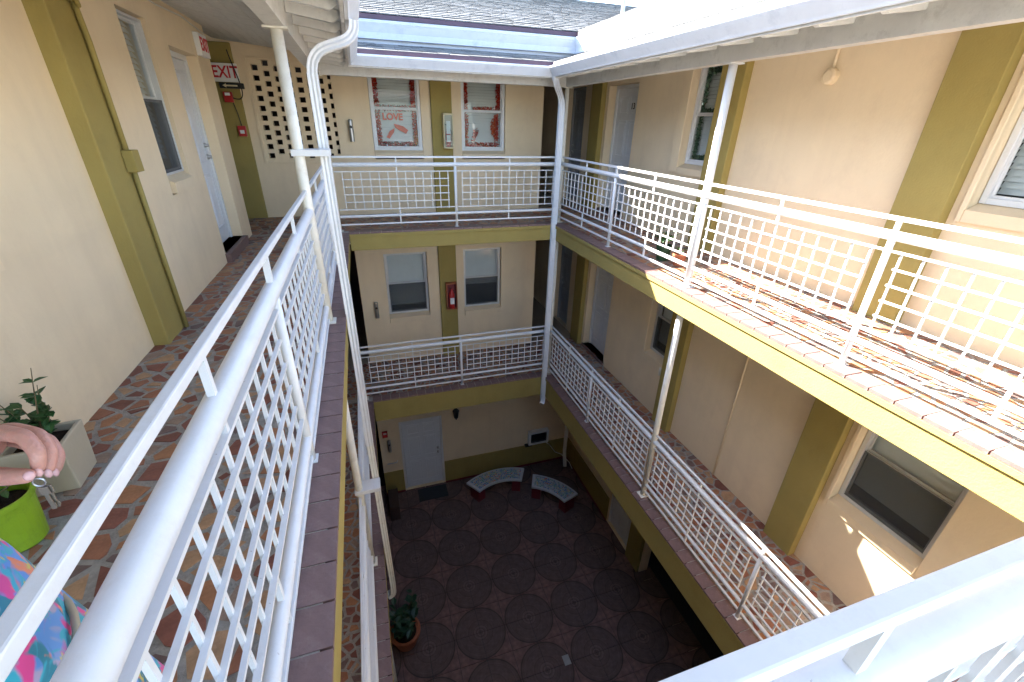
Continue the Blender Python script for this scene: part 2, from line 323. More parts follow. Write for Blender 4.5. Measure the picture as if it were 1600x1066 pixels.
# ------------------------------------------------------------------ walls with openings
class Wall:
    """plane wall; u runs along it, w goes into it (away from the courtyard)"""
    def __init__(s, side, plane, u0, u1, z0, z1, thick=0.2):
        s.side, s.p, s.u0, s.u1, s.z0, s.z1, s.t = side, plane, u0, u1, z0, z1, thick; s.holes = []
    def P(s, u, w_, z):
        return {'L': (s.p - w_, u, z), 'R': (s.p + w_, u, z), 'F': (u, s.p + w_, z), 'N': (u, s.p - w_, z)}[s.side]
    def hole(s, u0, u1, z0, z1): s.holes.append((u0, u1, z0, z1))
    def build(s, name, m, label, cat='wall', parent=None):
        us = sorted(set([s.u0, s.u1] + [h[i] for h in s.holes for i in (0, 1)])); zs = sorted(set([s.z0, s.z1] + [h[i] for h in s.holes for i in (2, 3)]))
        us = [x for x in us if s.u0 <= x <= s.u1]; zs = [x for x in zs if s.z0 <= x <= s.z1]
        nu, nz = len(us) - 1, len(zs) - 1
        def solid(i, j):
            if i < 0 or j < 0 or i >= nu or j >= nz: return False
            cu, cz = (us[i] + us[i + 1]) / 2, (zs[j] + zs[j + 1]) / 2
            return not any(h[0] < cu < h[1] and h[2] < cz < h[3] for h in s.holes)
        idx = {}; v = []; f = []
        def V(i, j, k):
            if (i, j, k) not in idx: idx[(i, j, k)] = len(v); v.append(s.P(us[i], s.t * k, zs[j]))
            return idx[(i, j, k)]
        for i in range(nu):
            for j in range(nz):
                if not solid(i, j): continue
                f.append((V(i, j, 0), V(i + 1, j, 0), V(i + 1, j + 1, 0), V(i, j + 1, 0))); f.append((V(i, j, 1), V(i, j + 1, 1), V(i + 1, j + 1, 1), V(i + 1, j, 1)))
                for di, dj, a, b in ((-1, 0, (0, 0), (0, 1)), (1, 0, (1, 0), (1, 1)), (0, -1, (0, 0), (1, 0)), (0, 1, (0, 1), (1, 1))):
                    if not solid(i + di, j + dj):
                        f.append((V(i + a[0], j + a[1], 0), V(i + b[0], j + b[1], 0), V(i + b[0], j + b[1], 1), V(i + a[0], j + a[1], 1)))
        s.o = obj(name, v, f, m, parent)
        if label: tag(s.o, label, cat)
        return s.o
    def box(s, u0, u1, w0, w1, z0, z1, name, m, parent, bevel=0.0):
        return bx(s.P(u0, w0, z0), s.P(u1, w1, z1), name, m, parent, bevel)
    def mbox(s, mb, u0, u1, w0, w1, z0, z1): mb.box(s.P(u0, w0, z0), s.P(u1, w1, z1))
    def pilaster(s, u0, u1, z0, z1, pr=0.1):
        return s.box(u0, u1, -pr, 0.01, z0, z1, 'pilaster', M['olive'], s.o, 0.008)
    def window(s, u0, u1, z0, z1, dep=0.11, frame=None, fw=0.035, open_=0.0, slat=0.045, dark=False, sill=0.14, blind_to=None, tilt=0.85, screen=False):
        """glass opening u0..u1, z0..z1; the wall hole must be a little larger"""
        fm = frame or M['alu']; zm = z0 + (z1 - z0) * 0.5
        mb = MB(); e = fw
        for a, b, c_, d_ in ((u0 - e, u0, z0 - e, z1 + e), (u1, u1 + e, z0 - e, z1 + e), (u0, u1, z0 - e, z0), (u0, u1, z1, z1 + e)): s.mbox(mb, a, b, dep - 0.02, dep + 0.07, c_, d_)
        wo = mb.build('window', fm, s.o, bevel=0.004)
        for lower in (0, 1):
            a, b = (z0, zm) if lower else (zm, z1); wd = dep + (0.0 if lower else 0.025)
            mb = MB(); q = 0.022
            for A, B, c_, d_ in ((u0, u0 + q, a, b), (u1 - q, u1, a, b), (u0 + q, u1 - q, a, a + q), (u0 + q, u1 - q, b - q, b)): s.mbox(mb, A, B, wd, wd + 0.022, c_, d_)
            mb.build('sash', fm, wo, bevel=0.003)
            mb = MB(); mb.face([s.P(U, wd + 0.011, Z) for U, Z in ((u0 + q - 0.004, a + q - 0.004), (u1 - q + 0.004, a + q - 0.004), (u1 - q + 0.004, b - q + 0.004), (u0 + q - 0.004, b - q + 0.004))]); mb.build('pane', M['glass'], wo)
        # blind
        bt = z0 if blind_to is None else blind_to
        mb = MB(); n = int((z1 - bt) / slat); ca, sa = math.cos(tilt), math.sin(tilt); hw = slat * 0.66
        for k in range(n):
            z = z1 - slat * (k + 0.5); w0 = dep + 0.10; jit = R.uniform(-0.003, 0.003)
            mb.face([s.P(u0 - 0.01, w0 - hw * ca * 0.6, z - hw * sa + jit), s.P(u1 + 0.01, w0 - hw * ca * 0.6, z - hw * sa - jit), s.P(u1 + 0.01, w0 + hw * ca * 0.6, z + hw * sa - jit), s.P(u0 - 0.01, w0 + hw * ca * 0.6, z + hw * sa + jit)])
        if n: tag(mb.build('blind', M['blind'], wo), kind='stuff')
        if screen: s.box(u0 + 0.005, u1 - 0.005, dep - 0.012, dep - 0.010, z0, zm, 'insect_screen', M['screen'], wo)
        s.box(u0 - 0.15, u1 + 0.15, dep + 0.22, dep + 0.23, z0 - 0.2, z1 + 0.1, 'dim_backing', M['dim_backing'], wo)  # dark sheet: dimness of the room behind the blind put into its colour
        if sill:
            mb = MB(); a = s.P
            mb.face([a(u0 - e, dep, z0 - e), a(u1 + e, dep, z0 - e), a(u1 + e, -0.035, z0 - e - 0.05), a(u0 - e, -0.035, z0 - e - 0.05)])
            mb.face([a(u0 - e, -0.035, z0 - e - 0.05), a(u1 + e, -0.035, z0 - e - 0.05), a(u1 + e, -0.035, z0 - e - sill), a(u0 - e, -0.035, z0 - e - sill)])
            mb.face([a(u0 - e, -0.035, z0 - e - sill), a(u1 + e, -0.035, z0 - e - sill), a(u1 + e, dep, z0 - e - sill), a(u0 - e, dep, z0 - e - sill)])
            for uu in (u0 - e, u1 + e): mb.face([a(uu, dep, z0 - e), a(uu, -0.035, z0 - e - 0.05), a(uu, -0.035, z0 - e - sill), a(uu, dep, z0 - e - sill)])
            mb.build('sill', M['stucco'], wo)
        return wo
    def win_hole(s, u0, u1, z0, z1, e=0.036, sill=0.14): s.hole(u0 - e, u1 + e, z0 - e - sill + 0.002, z1 + e + 0.001)
    def door(s, u0, u1, z0, z1, dep=0.16, m=None, handle=1, cas=0.06, panels=True):
        m = m or M['door']
        mb = MB(); s.mbox(mb, u0 + cas, u1 - cas, dep, dep + 0.045, z0 + 0.01, z1 - cas); do = mb.build('door', m, s.o, bevel=0.004)
        mb = MB()
        for a, b, c_, d_ in ((u0, u0 + cas - 0.004, z0, z1), (u1 - cas + 0.004, u1, z0, z1), (u0 + cas - 0.004, u1 - cas + 0.004, z1 - cas + 0.004, z1)): s.mbox(mb, a, b, dep - 0.025, dep + 0.05, c_, d_)
        mb.build('door_casing', M['white'] if m is M['door'] else m, do, bevel=0.004)
        if panels:
            uw = (u1 - u0 - 2 * cas); h = z1 - z0
            for c0, c1 in ((0.12, 0.45), (0.55, 0.88)):
                for a, b in ((0.09, 0.40), (0.46, 0.74), (0.79, 0.92)):
                    U0, U1, A, B = u0 + cas + uw * c0, u0 + cas + uw * c1, z0 + h * a, z0 + h * b
                    mb = MB()
                    for q in ((U0, U0 + .018, A, B), (U1 - .018, U1, A, B), (U0 + .018, U1 - .018, A, A + .018), (U0 + .018, U1 - .018, B - .018, B)): s.mbox(mb, q[0], q[1], dep - 0.008, dep + 0.002, q[2], q[3])
                    s.mbox(mb, U0 + .045, U1 - .045, dep - 0.006, dep + 0.002, A + .045, B - .045)
                    mb.build('panel', m, do, bevel=0.003)
        hu = (u1 - cas - 0.07) if handle > 0 else (u0 + cas + 0.07)
        for dz, r in ((1.0, 0.03), (1.13, 0.026)):
            c0 = Vector(s.P(hu, dep, z0 + dz)); c1 = Vector(s.P(hu, dep - 0.05, z0 + dz))
            MB().tube([c0, c0.lerp(c1, 0.4), c0.lerp(c1, 0.45), c1], [r, r, r * 0.6, r * 0.75], 12).build('handle', M['steel'], do, smooth=True)
        return do

TOP = 2.62
# ---- top floor, left
L3 = Wall('L', LW, NW, 7.15, -0.05, TOP)
L3.win_hole(4.70, 5.20, 1.08, 2.26); L3.hole(5.68, 6.62, 0.10, 2.16); L3.win_hole(1.45, 2.33, 1.08, 2.26)
L3.build('wall', M['stucco'], 'cream stucco wall with olive pilaster along the top left walkway')
L3.pilaster(3.42, 3.82, -0.02, TOP - 0.1)
L3.window(4.70, 5.20, 1.08, 2.26, dep=0.05, fw=0.022, blind_to=1.15, screen=True); L3.window(1.45, 2.33, 1.08, 2.26)
L3.door(5.68, 6.62, 0.10, 2.16, dep=0.14)
bx((LW - 0.22, 5.66, -0.05), (LW + 0.06, 6.64, 0.10), 'door_step', M['quarry'], L3.o, 0.006)
# ---- top floor, far
F3 = Wall('F', FW, 0.13, 3.80, -0.05, TOP)
F3.win_hole(0.74, 1.48, 1.12, 2.34, 0.05); F3.win_hole(2.29, 3.01, 1.12, 2.34, 0.05)
F3.build('wall', M['stucco'], 'top floor cream wall with two tinsel-hung windows facing the camera')
F3.pilaster(1.70, 2.06, -0.02, TOP - 0.1, 0.07)
F3.window(0.74, 1.48, 1.12, 2.34, dep=0.03, frame=M['white'], fw=0.045, sill=0.12); F3.window(2.29, 3.01, 1.12, 2.34, dep=0.06, frame=M['white'], fw=0.045, sill=0.12)
# ---- pierced screen at the far left
S3 = Wall('F', FW + 0.03, -2.6, 0.13, -0.05, TOP, 0.12)
for i in range(8):
    for j in range(10):
        u = -0.94 + i * 0.152; z = 2.225 - j * 0.138 + (0.066 if i % 2 else 0)
        S3.hole(u - 0.044, u + 0.044, z - 0.038, z + 0.038)
S3.build('breeze_block_screen', M['stucco'], 'cream pierced block screen with staggered square holes beside the exit sign', 'screen')
mb = MB()
for a, b, c_, d_ in ((-1.07, -1.03, 0.86, 2.36), (-1.03, 0.128, 0.86, 0.89), (-1.03, 0.128, 2.33, 2.36)): S3.mbox(mb, a, b, -0.02, 0.01, c_, d_)
mb.build('border', M['stucco'], S3.o, bevel=0.004)
S3.box(-1.55, -1.2, -0.05, 0.01, -0.02, TOP - 0.1, 'pilaster', M['olive'], S3.o, 0.008)
# ---- top floor, right
def right_wall(zf, ztop, label, num):
    w_ = Wall('R', RW, NW, 11.6, zf - 0.05, ztop)
    wins = [(5.10, 5.62), (1.25, 2.03)]
    for a, b in wins: w_.win_hole(a, b, zf + 1.12, zf + 2.32, 0.05)
    w_.hole(7.03, 8.0, zf + 0.06, zf + 2.2); w_.hole(8.95, 9.75, zf + 0.0, zf + 2.25)
    w_.build('wall', M['stucco'], label)
    for a, b in ((8.10, 8.50), (4.65, 5.05), (2.18, 2.56)): w_.pilaster(a, b, zf - 0.02, ztop - 0.1, 0.1)
    for k, (a, b) in enumerate(wins): w_.window(a, b, zf + 1.12, zf + 2.32, dep=0.10, fw=0.045, frame=M['alu'] if num != '13' else M['white'], blind_to=zf + (1.12 if num == '13' else 1.2), slat=0.045 if num == '13' else 0.035, screen=num != '13')
    do = w_.door(7.03, 8.0, zf + 0.06, zf + 2.2, handle=-1, dep=0.17)
    w_.door(8.95, 9.75, zf + 0.0, zf + 2.25, m=M['darkdoor'], dep=0.12)
    bx((RW - 0.03, 7.0, zf - 0.05), (RW + 0.2, 8.03, zf + 0.06), 'door_step', M['quarry'], w_.o, 0.005)
    return w_, do
R3, door13 = right_wall(0.0, TOP, 'top floor cream wall with olive pilasters on the sunlit right walkway', '13')
R2, door_r2 = right_wall(Z2, -0.17, 'middle floor cream wall with olive pilasters along the right walkway', '')
# raised surrounds that frame the right windows
for w_, zf in ((R3, 0.0), (R2, Z2)):
    w_.box(2.08, 2.12, -0.03, 0.01, zf + 0.93, zf + 2.42, 'window_surround', M['stucco'], w_.o, 0.006)
    w_.box(5.67, 5.86, -0.04, 0.01, zf + 0.95, zf + 2.42, 'window_surround', M['stucco'], w_.o, 0.006)
# ---- middle floor, far
F2 = Wall('F', FW, 0.13, 3.78, Z2 - 0.05, -0.17)
F2.win_hole(0.68, 1.42, Z2 + 1.08, Z2 + 2.28, 0.045, 0.16); F2.win_hole(2.25, 2.97, Z2 + 1.08, Z2 + 2.28, 0.045, 0.16)
F2.build('wall', M['stucco'], 'middle floor cream wall with two blind-covered windows and an extinguisher')
F2.pilaster(1.69, 2.04, Z2 - 0.02, -0.2, 0.07)
F2.window(0.68, 1.42, Z2 + 1.08, Z2 + 2.28, dep=0.10, fw=0.04, blind_to=Z2 + 1.16, sill=0.16, screen=True); F2.window(2.25, 2.97, Z2 + 1.08, Z2 + 2.28, dep=0.10, fw=0.04, blind_to=Z2 + 1.48, sill=0.16, screen=True)
# ---- ground floor, far and right
F1 = Wall('F', FW, 0.09, 5.0, GZ - 0.02, Z2 - 0.3)
F1.hole(0.56, 1.565, GZ + 0.03, GZ + 2.125); F1.build('wall', M['stucco'], 'shaded ground floor wall with white door and olive dado')
F1.door(0.56, 1.565, GZ + 0.03, GZ + 2.125, dep=0.05)
F1.box(0.09, 0.55, -0.02, 0.01, GZ - 0.01, GZ + 0.70, 'dado', M['olive'], F1.o); F1.box(1.575, 4.99, -0.02, 0.01, GZ - 0.01, GZ + 0.70, 'dado', M['olive'], F1.o)
F1.box(0.09, 0.55, -0.032, -0.018, GZ - 0.01, GZ + 0.05, 'skirting', M['darkred'], F1.o); F1.box(1.575, 4.97, -0.032, -0.018, GZ - 0.01, GZ + 0.05, 'skirting', M['darkred'], F1.o)
R1 = Wall('R', 5.0, NW, 11.6, GZ - 0.02, Z2 - 0.3)
R1.hole(5.2, 6.1, GZ + 0.02, GZ + 2.1); R1.hole(0.6, 4.72, GZ - 0.01, GZ + 2.9); R1.build('wall', M['stucco'], 'shaded ground floor wall under the right walkway with wide dark opening')
R1.door(5.2, 6.1, GZ + 0.02, GZ + 2.1, dep=0.06)
R1.box(6.12, 8.40, -0.02, 0.01, GZ - 0.01, GZ + 0.70, 'dado', M['olive'], R1.o); R1.box(4.74, 5.18, -0.06, 0.01, GZ - 0.01, GZ + 2.9, 'pilaster', M['olive'], R1.o)
R1.box(6.12, 8.38, -0.032, -0.018, GZ - 0.01, GZ + 0.05, 'skirting', M['darkred'], R1.o)
# ---- the walls on the sides hardly seen
for z0, z1, lab in ((Z2 - 0.05, -0.17, 'middle floor cream wall behind the left walkway'), (GZ - 0.02, Z2 - 0.3, 'ground floor cream wall under the left walkways')):
    a = Wall('L', LW, NW, 7.15, z0, z1); zf = z0 + 0.05
    a.win_hole(4.70, 5.40, zf + 1.08, zf + 2.26); a.build('wall', M['stucco'], lab); a.window(4.70, 5.40, zf + 1.08, zf + 2.26, dep=0.08); a.pilaster(3.42, 3.82, zf, z1 - 0.05)
a = Wall('N', NW, LW - 0.2, RW + 0.2, Z2 - 0.05, -0.17)  # unseen wall added to dim the lower court; wide opening lets light back in
a.hole(1.6, 2.55, Z2 + 0.03, Z2 + 2.1); a.hole(2.75, 4.75, Z2 + 0.9, Z2 + 2.4); a.build('wall', M['stucco'], 'added unseen middle floor wall that dims the lower court'); a.door(1.6, 2.55, Z2 + 0.03, Z2 + 2.1, dep=0.06)
a = Wall('N', NW, LW - 0.2, RW + 0.2, GZ - 0.02, Z2 - 0.3)
a.hole(1.6, 2.55, GZ + 0.03, GZ + 2.1); a.build('wall', M['stucco'], 'ground floor cream wall under the near gallery'); a.door(1.6, 2.55, GZ + 0.03, GZ + 2.1, dep=0.06)
# inner walls added in dark colours to keep the openings dim
def inner(a, b, lab): return tag(bx(a, b, 'lobby_wall', M['interior']), lab, 'wall')
lobby = empty('added_lobby_walls', (0, 11, GZ)); tag(lobby, 'added dark inner walls that keep the far openings dim', 'wall')
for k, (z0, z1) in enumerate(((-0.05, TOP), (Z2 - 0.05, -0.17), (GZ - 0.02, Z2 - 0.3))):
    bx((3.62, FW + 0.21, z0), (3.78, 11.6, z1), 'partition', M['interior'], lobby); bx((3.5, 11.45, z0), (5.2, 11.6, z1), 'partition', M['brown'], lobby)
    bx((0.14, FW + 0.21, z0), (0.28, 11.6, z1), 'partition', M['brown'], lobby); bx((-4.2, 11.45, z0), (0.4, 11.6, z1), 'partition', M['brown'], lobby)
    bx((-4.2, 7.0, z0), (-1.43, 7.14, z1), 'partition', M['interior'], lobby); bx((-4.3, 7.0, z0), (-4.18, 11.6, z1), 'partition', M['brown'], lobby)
# outer shell of the block
SO = 7.6
shell = empty('outer_walls', (W / 2, D / 2, GZ)); tag(shell, 'plain outer walls of the apartment block behind the rooms', 'building')
for a, b in (((-SO, NW - 0.2, GZ - 0.1), (-SO + 0.2, D + SO, 2.2)), ((W + SO - 0.2, NW - 0.2, GZ - 0.1), (W + SO, D + SO, 2.2)), ((-SO + 0.2, D + SO - 0.2, GZ - 0.1), (W + SO - 0.2, D + SO, 2.2)),
             ((-SO + 0.2, NW - 0.2, GZ - 0.1), (LW - 0.2, NW, 2.5)), ((RW + 0.2, NW - 0.2, GZ - 0.1), (W + SO - 0.2, NW, 2.5))):
    bx(a, b, 'outer_wall', M['stucco'], shell)

# ------------------------------------------------------------------ walkways: slab, beams, edge tiles, crazy paving
def voronoi(x0, x1, y0, y1, spacing, gap):
    n = int((x1 - x0) * (y1 - y0) / spacing ** 2); pts = []
    tries = 0
    while len(pts) < n and tries < n * 30:
        tries += 1; p = (R.uniform(x0, x1), R.uniform(y0, y1))
        if all((p[0] - q[0]) ** 2 + (p[1] - q[1]) ** 2 > (spacing * 0.55) ** 2 for q in pts[-400:]): pts.append(p)
    cells = []; grid = {}; gs = spacing * 1.5
    for i, p in enumerate(pts): grid.setdefault((int(p[0] / gs), int(p[1] / gs)), []).append(i)
    for i, p in enumerate(pts):
        poly = [(max(x0, p[0] - .3), max(y0, p[1] - .3)), (min(x1, p[0] + .3), max(y0, p[1] - .3)), (min(x1, p[0] + .3), min(y1, p[1] + .3)), (max(x0, p[0] - .3), min(y1, p[1] + .3))]
        gx, gy = int(p[0] / gs), int(p[1] / gs); nb = [j for a in (-2, -1, 0, 1, 2) for b in (-2, -1, 0, 1, 2) for j in grid.get((gx + a, gy + b), []) if j != i]
        nb.sort(key=lambda j: (pts[j][0] - p[0]) ** 2 + (pts[j][1] - p[1]) ** 2)
        for j in nb[:22]:
            q = pts[j]; dx, dy = q[0] - p[0], q[1] - p[1]; L = math.hypot(dx, dy); dx /= L; dy /= L
            lim = L / 2 - gap * R.uniform(0.35, 0.75)
            new = []; m = len(poly)
            for k in range(m):
                a, b = poly[k], poly[(k + 1) % m]; da = (a[0] - p[0]) * dx + (a[1] - p[1]) * dy - lim; db = (b[0] - p[0]) * dx + (b[1] - p[1]) * dy - lim
                if da <= 0: new.append(a)
                if da * db < 0:
                    t = da / (da - db); new.append((a[0] + (b[0] - a[0]) * t, a[1] + (b[1] - a[1]) * t))
            poly = new
            if len(poly) < 3: break
        # drop tiny edges for blunt broken shapes
        out = []
        for q in poly:
            if not out or math.hypot(q[0] - out[-1][0], q[1] - out[-1][1]) > 0.022: out.append(q)
        if len(out) > 2 and math.hypot(out[0][0] - out[-1][0], out[0][1] - out[-1][1]) < 0.022: out.pop()
        if len(out) >= 3: cells.append((p, out))
    return cells
def pave(slab, x0, x1, y0, y1, z, spacing, limit=300, gap=0.025, sy=1.0):
    cs = voronoi(x0, x1, y0 * sy, y1 * sy, spacing, gap); vis = []
    cs = [((p[0], p[1] / sy), [(a, b / sy) for a, b in poly]) for p, poly in cs]
    for p, poly in cs:
        xs = [px_of((a, b, z)) for a, b in poly]; s = 0
        if all(xs) and in_frame((p[0], p[1], z)): s = math.hypot(max(q[0] for q in xs) - min(q[0] for q in xs), max(q[1] for q in xs) - min(q[1] for q in xs))
        vis.append((s, p, poly))
    vis.sort(key=lambda t: -t[0]); rest = MB()
    for k, (s, p, poly) in enumerate(vis):
        zt = z + R.uniform(-0.003, 0.003)
        mi = R.choice([0, 0, 1, 2, 2, 3, 4, 4, 5, 6])
        if k < limit and s > 9:
            MB().prism(poly, z - 0.02, zt).build('paving_stone', PAVE[mi], slab)
        else: rest.cur = mi; rest.prism(poly, z - 0.02, zt)
    if rest.v: tag(rest.build('paving_stones', PAVE, slab), kind='stuff')
def walkway(name, x0, x1, y0, y1, z, edge, bt, bb, spacing, limit, label):
    """edge: side of the slab that faces the courtyard"""
    ii = {'E': (0, 0, -.03, 0), 'W': (.03, 0, 0, 0), 'S': (0, .03, 0, 0), 'N': (0, 0, 0, -.03)}[edge]
    s = bx((x0 + ii[0], y0 + ii[1], z - 0.17), (x1 + ii[2], y1 + ii[3], z - 0.0035), name, M['mortar']); s['kind'] = 'structure'
    mb = MB(); mb.box((x0 + 0.002 + ii[0], y0 + 0.002 + ii[1], z - 0.185), (x1 - 0.002 + ii[2], y1 - 0.002 + ii[3], z - 0.172)); mb.build('soffit', M['stucco'], s)
    tl, tw = 0.166, 0.165
    px0, px1, py0, py1 = x0, x1, y0, y1; bm = -0.006; bw = 0.16
    if edge == 'E':
        px1 = x1 - tw; bx((x1 - bw, y0 + 0.002, z - bt), (x1 + bm, y1 - 0.002, z - 0.077), 'edge_beam', M['olive'], s, 0.006); bx((x1 - 0.1, y0 + 0.002, z - 0.075), (x1 + 0.012, y1 - 0.002, z - 0.028), 'slab_lip', M['olive'], s, 0.004)
    elif edge == 'W': px0 = x0 + tw; bx((x0 - bm, y0 + 0.002, z - bt), (x0 + bw, y1 - 0.002, z - 0.077), 'edge_beam', M['olive'], s, 0.006); bx((x0 - 0.012, y0 + 0.002, z - 0.075), (x0 + 0.1, y1 - 0.002, z - 0.028), 'slab_lip', M['olive'], s, 0.004)
    elif edge == 'S': py0 = y0 + tw; bx((LO + 0.01, y0 - bm, z - bt), (W - LO - 0.01, y0 + bw, z - 0.077), 'edge_beam', M['olive'], s, 0.006); bx((LO + 0.01, y0 - 0.012, z - 0.075), (W - LO - 0.01, y0 + 0.1, z - 0.028), 'slab_lip', M['olive'], s, 0.004)
    elif edge == 'N': py1 = y1 - tw; bx((LO + 0.01, y1 - bw, z - bt), (W - LO - 0.01, y1 + bm, z - 0.077), 'edge_beam', M['olive'], s, 0.006); bx((LO + 0.01, y1 - 0.1, z - 0.075), (W - LO - 0.01, y1 + 0.012, z - 0.028), 'slab_lip', M['olive'], s, 0.004)
    along_y = edge in 'EW'
    a0, a1 = (y0, y1) if along_y else (LO, W - LO)
    n = int(round((a1 - a0) / tl)); st = (a1 - a0) / n; t = MB()
    gm = 0.0045; lp = 0.008
    if edge == 'E': t.box((-tw + gm, gm, -0.026), (lp + 0.004, st - gm, 0.0))
    if edge == 'W': t.box((-lp - 0.004, gm, -0.026), (tw - gm, st - gm, 0.0))
    if edge == 'S': t.box((gm, -lp - 0.004, -0.026), (st - gm, tw - gm, 0.0))
    if edge == 'N': t.box((gm, -tw + gm, -0.026), (st - gm, lp + 0.004, 0.0))
    me = meshof(t, 'edge_tile', M['quarry'])
    for k in range(n):
        zz = z + R.uniform(-0.001, 0.002)
        loc = {'E': (x1, y0 + k * st, zz), 'W': (x0, y0 + k * st, zz), 'S': (a0 + k * st, y0, zz), 'N': (a0 + k * st, y1, zz)}[edge]
        inst('edge_tile', me, loc, s)
    pave(s, px0 + 0.004, px1 - 0.004, py0 + 0.004, py1 - 0.004, z, spacing, limit)
    return s
for z, bt, bb, lv in ((0.0, 0.285, 0.032, 'top'), (Z2, 0.47, 0.032, 'middle')):
    walkway('walkway_left_' + lv, LW, LO, LO, D - LO, z, 'E', bt, bb, 0.105, 300 if lv == 'top' else 120, '')
    walkway('walkway_far_' + lv, LW - 0.2, RW, D - LO, FW, z, 'S', bt, bb, 0.11, 60, '')
    walkway('walkway_right_' + lv, W - LO, RW, LO, D - LO, z, 'W', bt, bb, 0.105, 300, '')
    walkway('walkway_near_' + lv, LW, RW, NW, LO, z, 'N', bt, bb, 0.11, 30, '')
    # room and lobby floors behind the walls
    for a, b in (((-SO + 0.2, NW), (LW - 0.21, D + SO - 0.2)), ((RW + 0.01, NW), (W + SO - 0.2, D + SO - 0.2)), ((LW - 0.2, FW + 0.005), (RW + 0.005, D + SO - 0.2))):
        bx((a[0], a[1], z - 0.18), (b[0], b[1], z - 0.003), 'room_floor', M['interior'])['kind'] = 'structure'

# ------------------------------------------------------------------ roofs: mitred rings round the court
def ring(side, s, z):
    """end points of the ring line at offset s (courtyard side positive) for a wing"""
    return {'F': ((s, D - s, z), (W - s, D - s, z)), 'R': ((W - s, max(s, NW - 0.3), z), (W - s, D - s, z)), 'L': ((s, max(s, NW - 0.3), z), (s, D - s, z)), 'N': ((s, s, z), (W - s, s, z))}[side]
def strip(mb, side, s0, z0, s1, z1):
    a, b = ring(side, s0, z0); c_, d_ = ring(side, s1, z1); mb.face([a, b, d_, c_])
EAV, ZE = 0.44, 2.285            # lower eave
UP, ZU = -0.20, 2.765           # foot of the upper roof
RDG, ZR = -3.9, 4.06
roofname = {'F': 'shingled far roof stepping up from a white gutter below the sky', 'R': 'sunlit shingled roof and gutter over the right walkway', 'L': 'white timber eave and roof over the left walkway', 'N': 'added unseen canopy over the near gallery, shading the near railing'}
BT = 2.075                      # underside of the eave beams
for side in 'FRLN':
    mid = ring(side, 0, 2.1); rf = empty('roof', ((mid[0][0] + mid[1][0]) / 2, (mid[0][1] + mid[1][1]) / 2, BT)); tag(rf, roofname[side], 'roof')
    # timber beam on the columns
    mb = MB(); b0, b1 = 0.055, -0.055
    strip(mb, side, b0, BT, b1, BT); strip(mb, side, b0, BT, b0, 2.30); strip(mb, side, b1, BT, b1, 2.34); strip(mb, side, b0, 2.30, b1, 2.34); mb.build('eave_beam', M['wood_white'], rf)
    # boarded ceiling from wall to eave, one board per strip, and rafters
    sl = 0.19
    zc = lambda s: 2.30 - sl * s
    s = EAV - 0.03; k = 0
    while s > -1.40:
        s2 = max(s - 0.135, -1.42); mb = MB()
        strip(mb, side, s - 0.004, zc(s) + 0.0, s2, zc(s2)); strip(mb, side, s - 0.004, zc(s), s - 0.004, zc(s) + 0.02); strip(mb, side, s - 0.004, zc(s) + 0.02, s2, zc(s2) + 0.02); strip(mb, side, s2, zc(s2), s2, zc(s2) + 0.02)
        mb.build('ceiling_board', M['wood_white'], rf); s = s2
    L = (D if side in 'LR' else W); n = int(L / 0.42)
    for k in range(n):
        u = 0.35 + k * (L - 0.7) / (n - 1); mb = MB(); hw = 0.02
        def q(s, z, o):
            p = {'F': (u + o, D - s, z), 'R': (W - s, u + o, z), 'L': (s, u + o, z), 'N': (u + o, s, z)}[side]; return p
        sa, sb = EAV - 0.05, 0.058
        A = [q(sa, zc(sa) - 0.004, -hw), q(sb, zc(sb) - 0.004, -hw), q(sb, zc(sb) - 0.10, -hw), q(sa - 0.05, zc(sa) - 0.075, -hw), q(sa, zc(sa) - 0.05, -hw)]
        B = [q(sa, zc(sa) - 0.004, hw), q(sb, zc(sb) - 0.004, hw), q(sb, zc(sb) - 0.10, hw), q(sa - 0.05, zc(sa) - 0.075, hw), q(sa, zc(sa) - 0.05, hw)]
        mb.face(A); mb.face(B)
        for i in range(5): mb.face([A[i], A[(i + 1) % 5], B[(i + 1) % 5], B[i]])
        mb.build('rafter_tail', M['wood_white'], rf)
    # gutter: open trough with a lip
    mb = MB(); go, gi = EAV + 0.10, EAV - 0.01
    prof = [(gi, ZE - 0.005), (gi, ZE - 0.12), (go - 0.085, ZE - 0.12), (go - 0.075, ZE - 0.105), (go - 0.02, ZE - 0.045), (go - 0.004, ZE - 0.026), (go, ZE - 0.02), (go, ZE), (go - 0.014, ZE), (go - 0.014, ZE - 0.015), (go - 0.03, ZE - 0.045), (go - 0.08, ZE - 0.10), (gi + 0.006, ZE - 0.11)]
    for a, b in zip(prof, prof[1:]): strip(mb, side, a[0], a[1], b[0], b[1])
    mb.build('gutter', M['gutter'], rf)
    # eave fascia board behind the gutter
    mb = MB(); f0, f1 = EAV - 0.012, EAV - 0.035
    strip(mb, side, f0, 2.15, f0, ZE); strip(mb, side, f1, 2.15, f1, ZE); strip(mb, side, f0, 2.15, f1, 2.15); strip(mb, side, f0, ZE, f1, ZE); mb.build('fascia_board', M['wood_white'], rf)
    # drip edges
    for (s0, z0) in ((EAV + 0.02, ZE + 0.004), (UP + 0.03, ZU + 0.005))[:1 if side == 'N' else 2]:
        mb = MB(); strip(mb, side, s0, z0, s0 - 0.02, z0 + 0.055); strip(mb, side, s0 - 0.02, z0 + 0.055, s0 - 0.10, z0 + 0.07); strip(mb, side, s0, z0, s0 - 0.05, z0 - 0.002); mb.build('drip_edge', M['maroon'], rf)
    if side == 'N':  # invented canopy, out of view, put here to shade the near railing
        mb = MB(); strip(mb, side, EAV - 0.06, ZE + 0.04, -1.64, 2.66); strip(mb, side, -1.64, 2.66, -1.64, 2.56); mb.build('roof_deck', SH[0], rf); continue
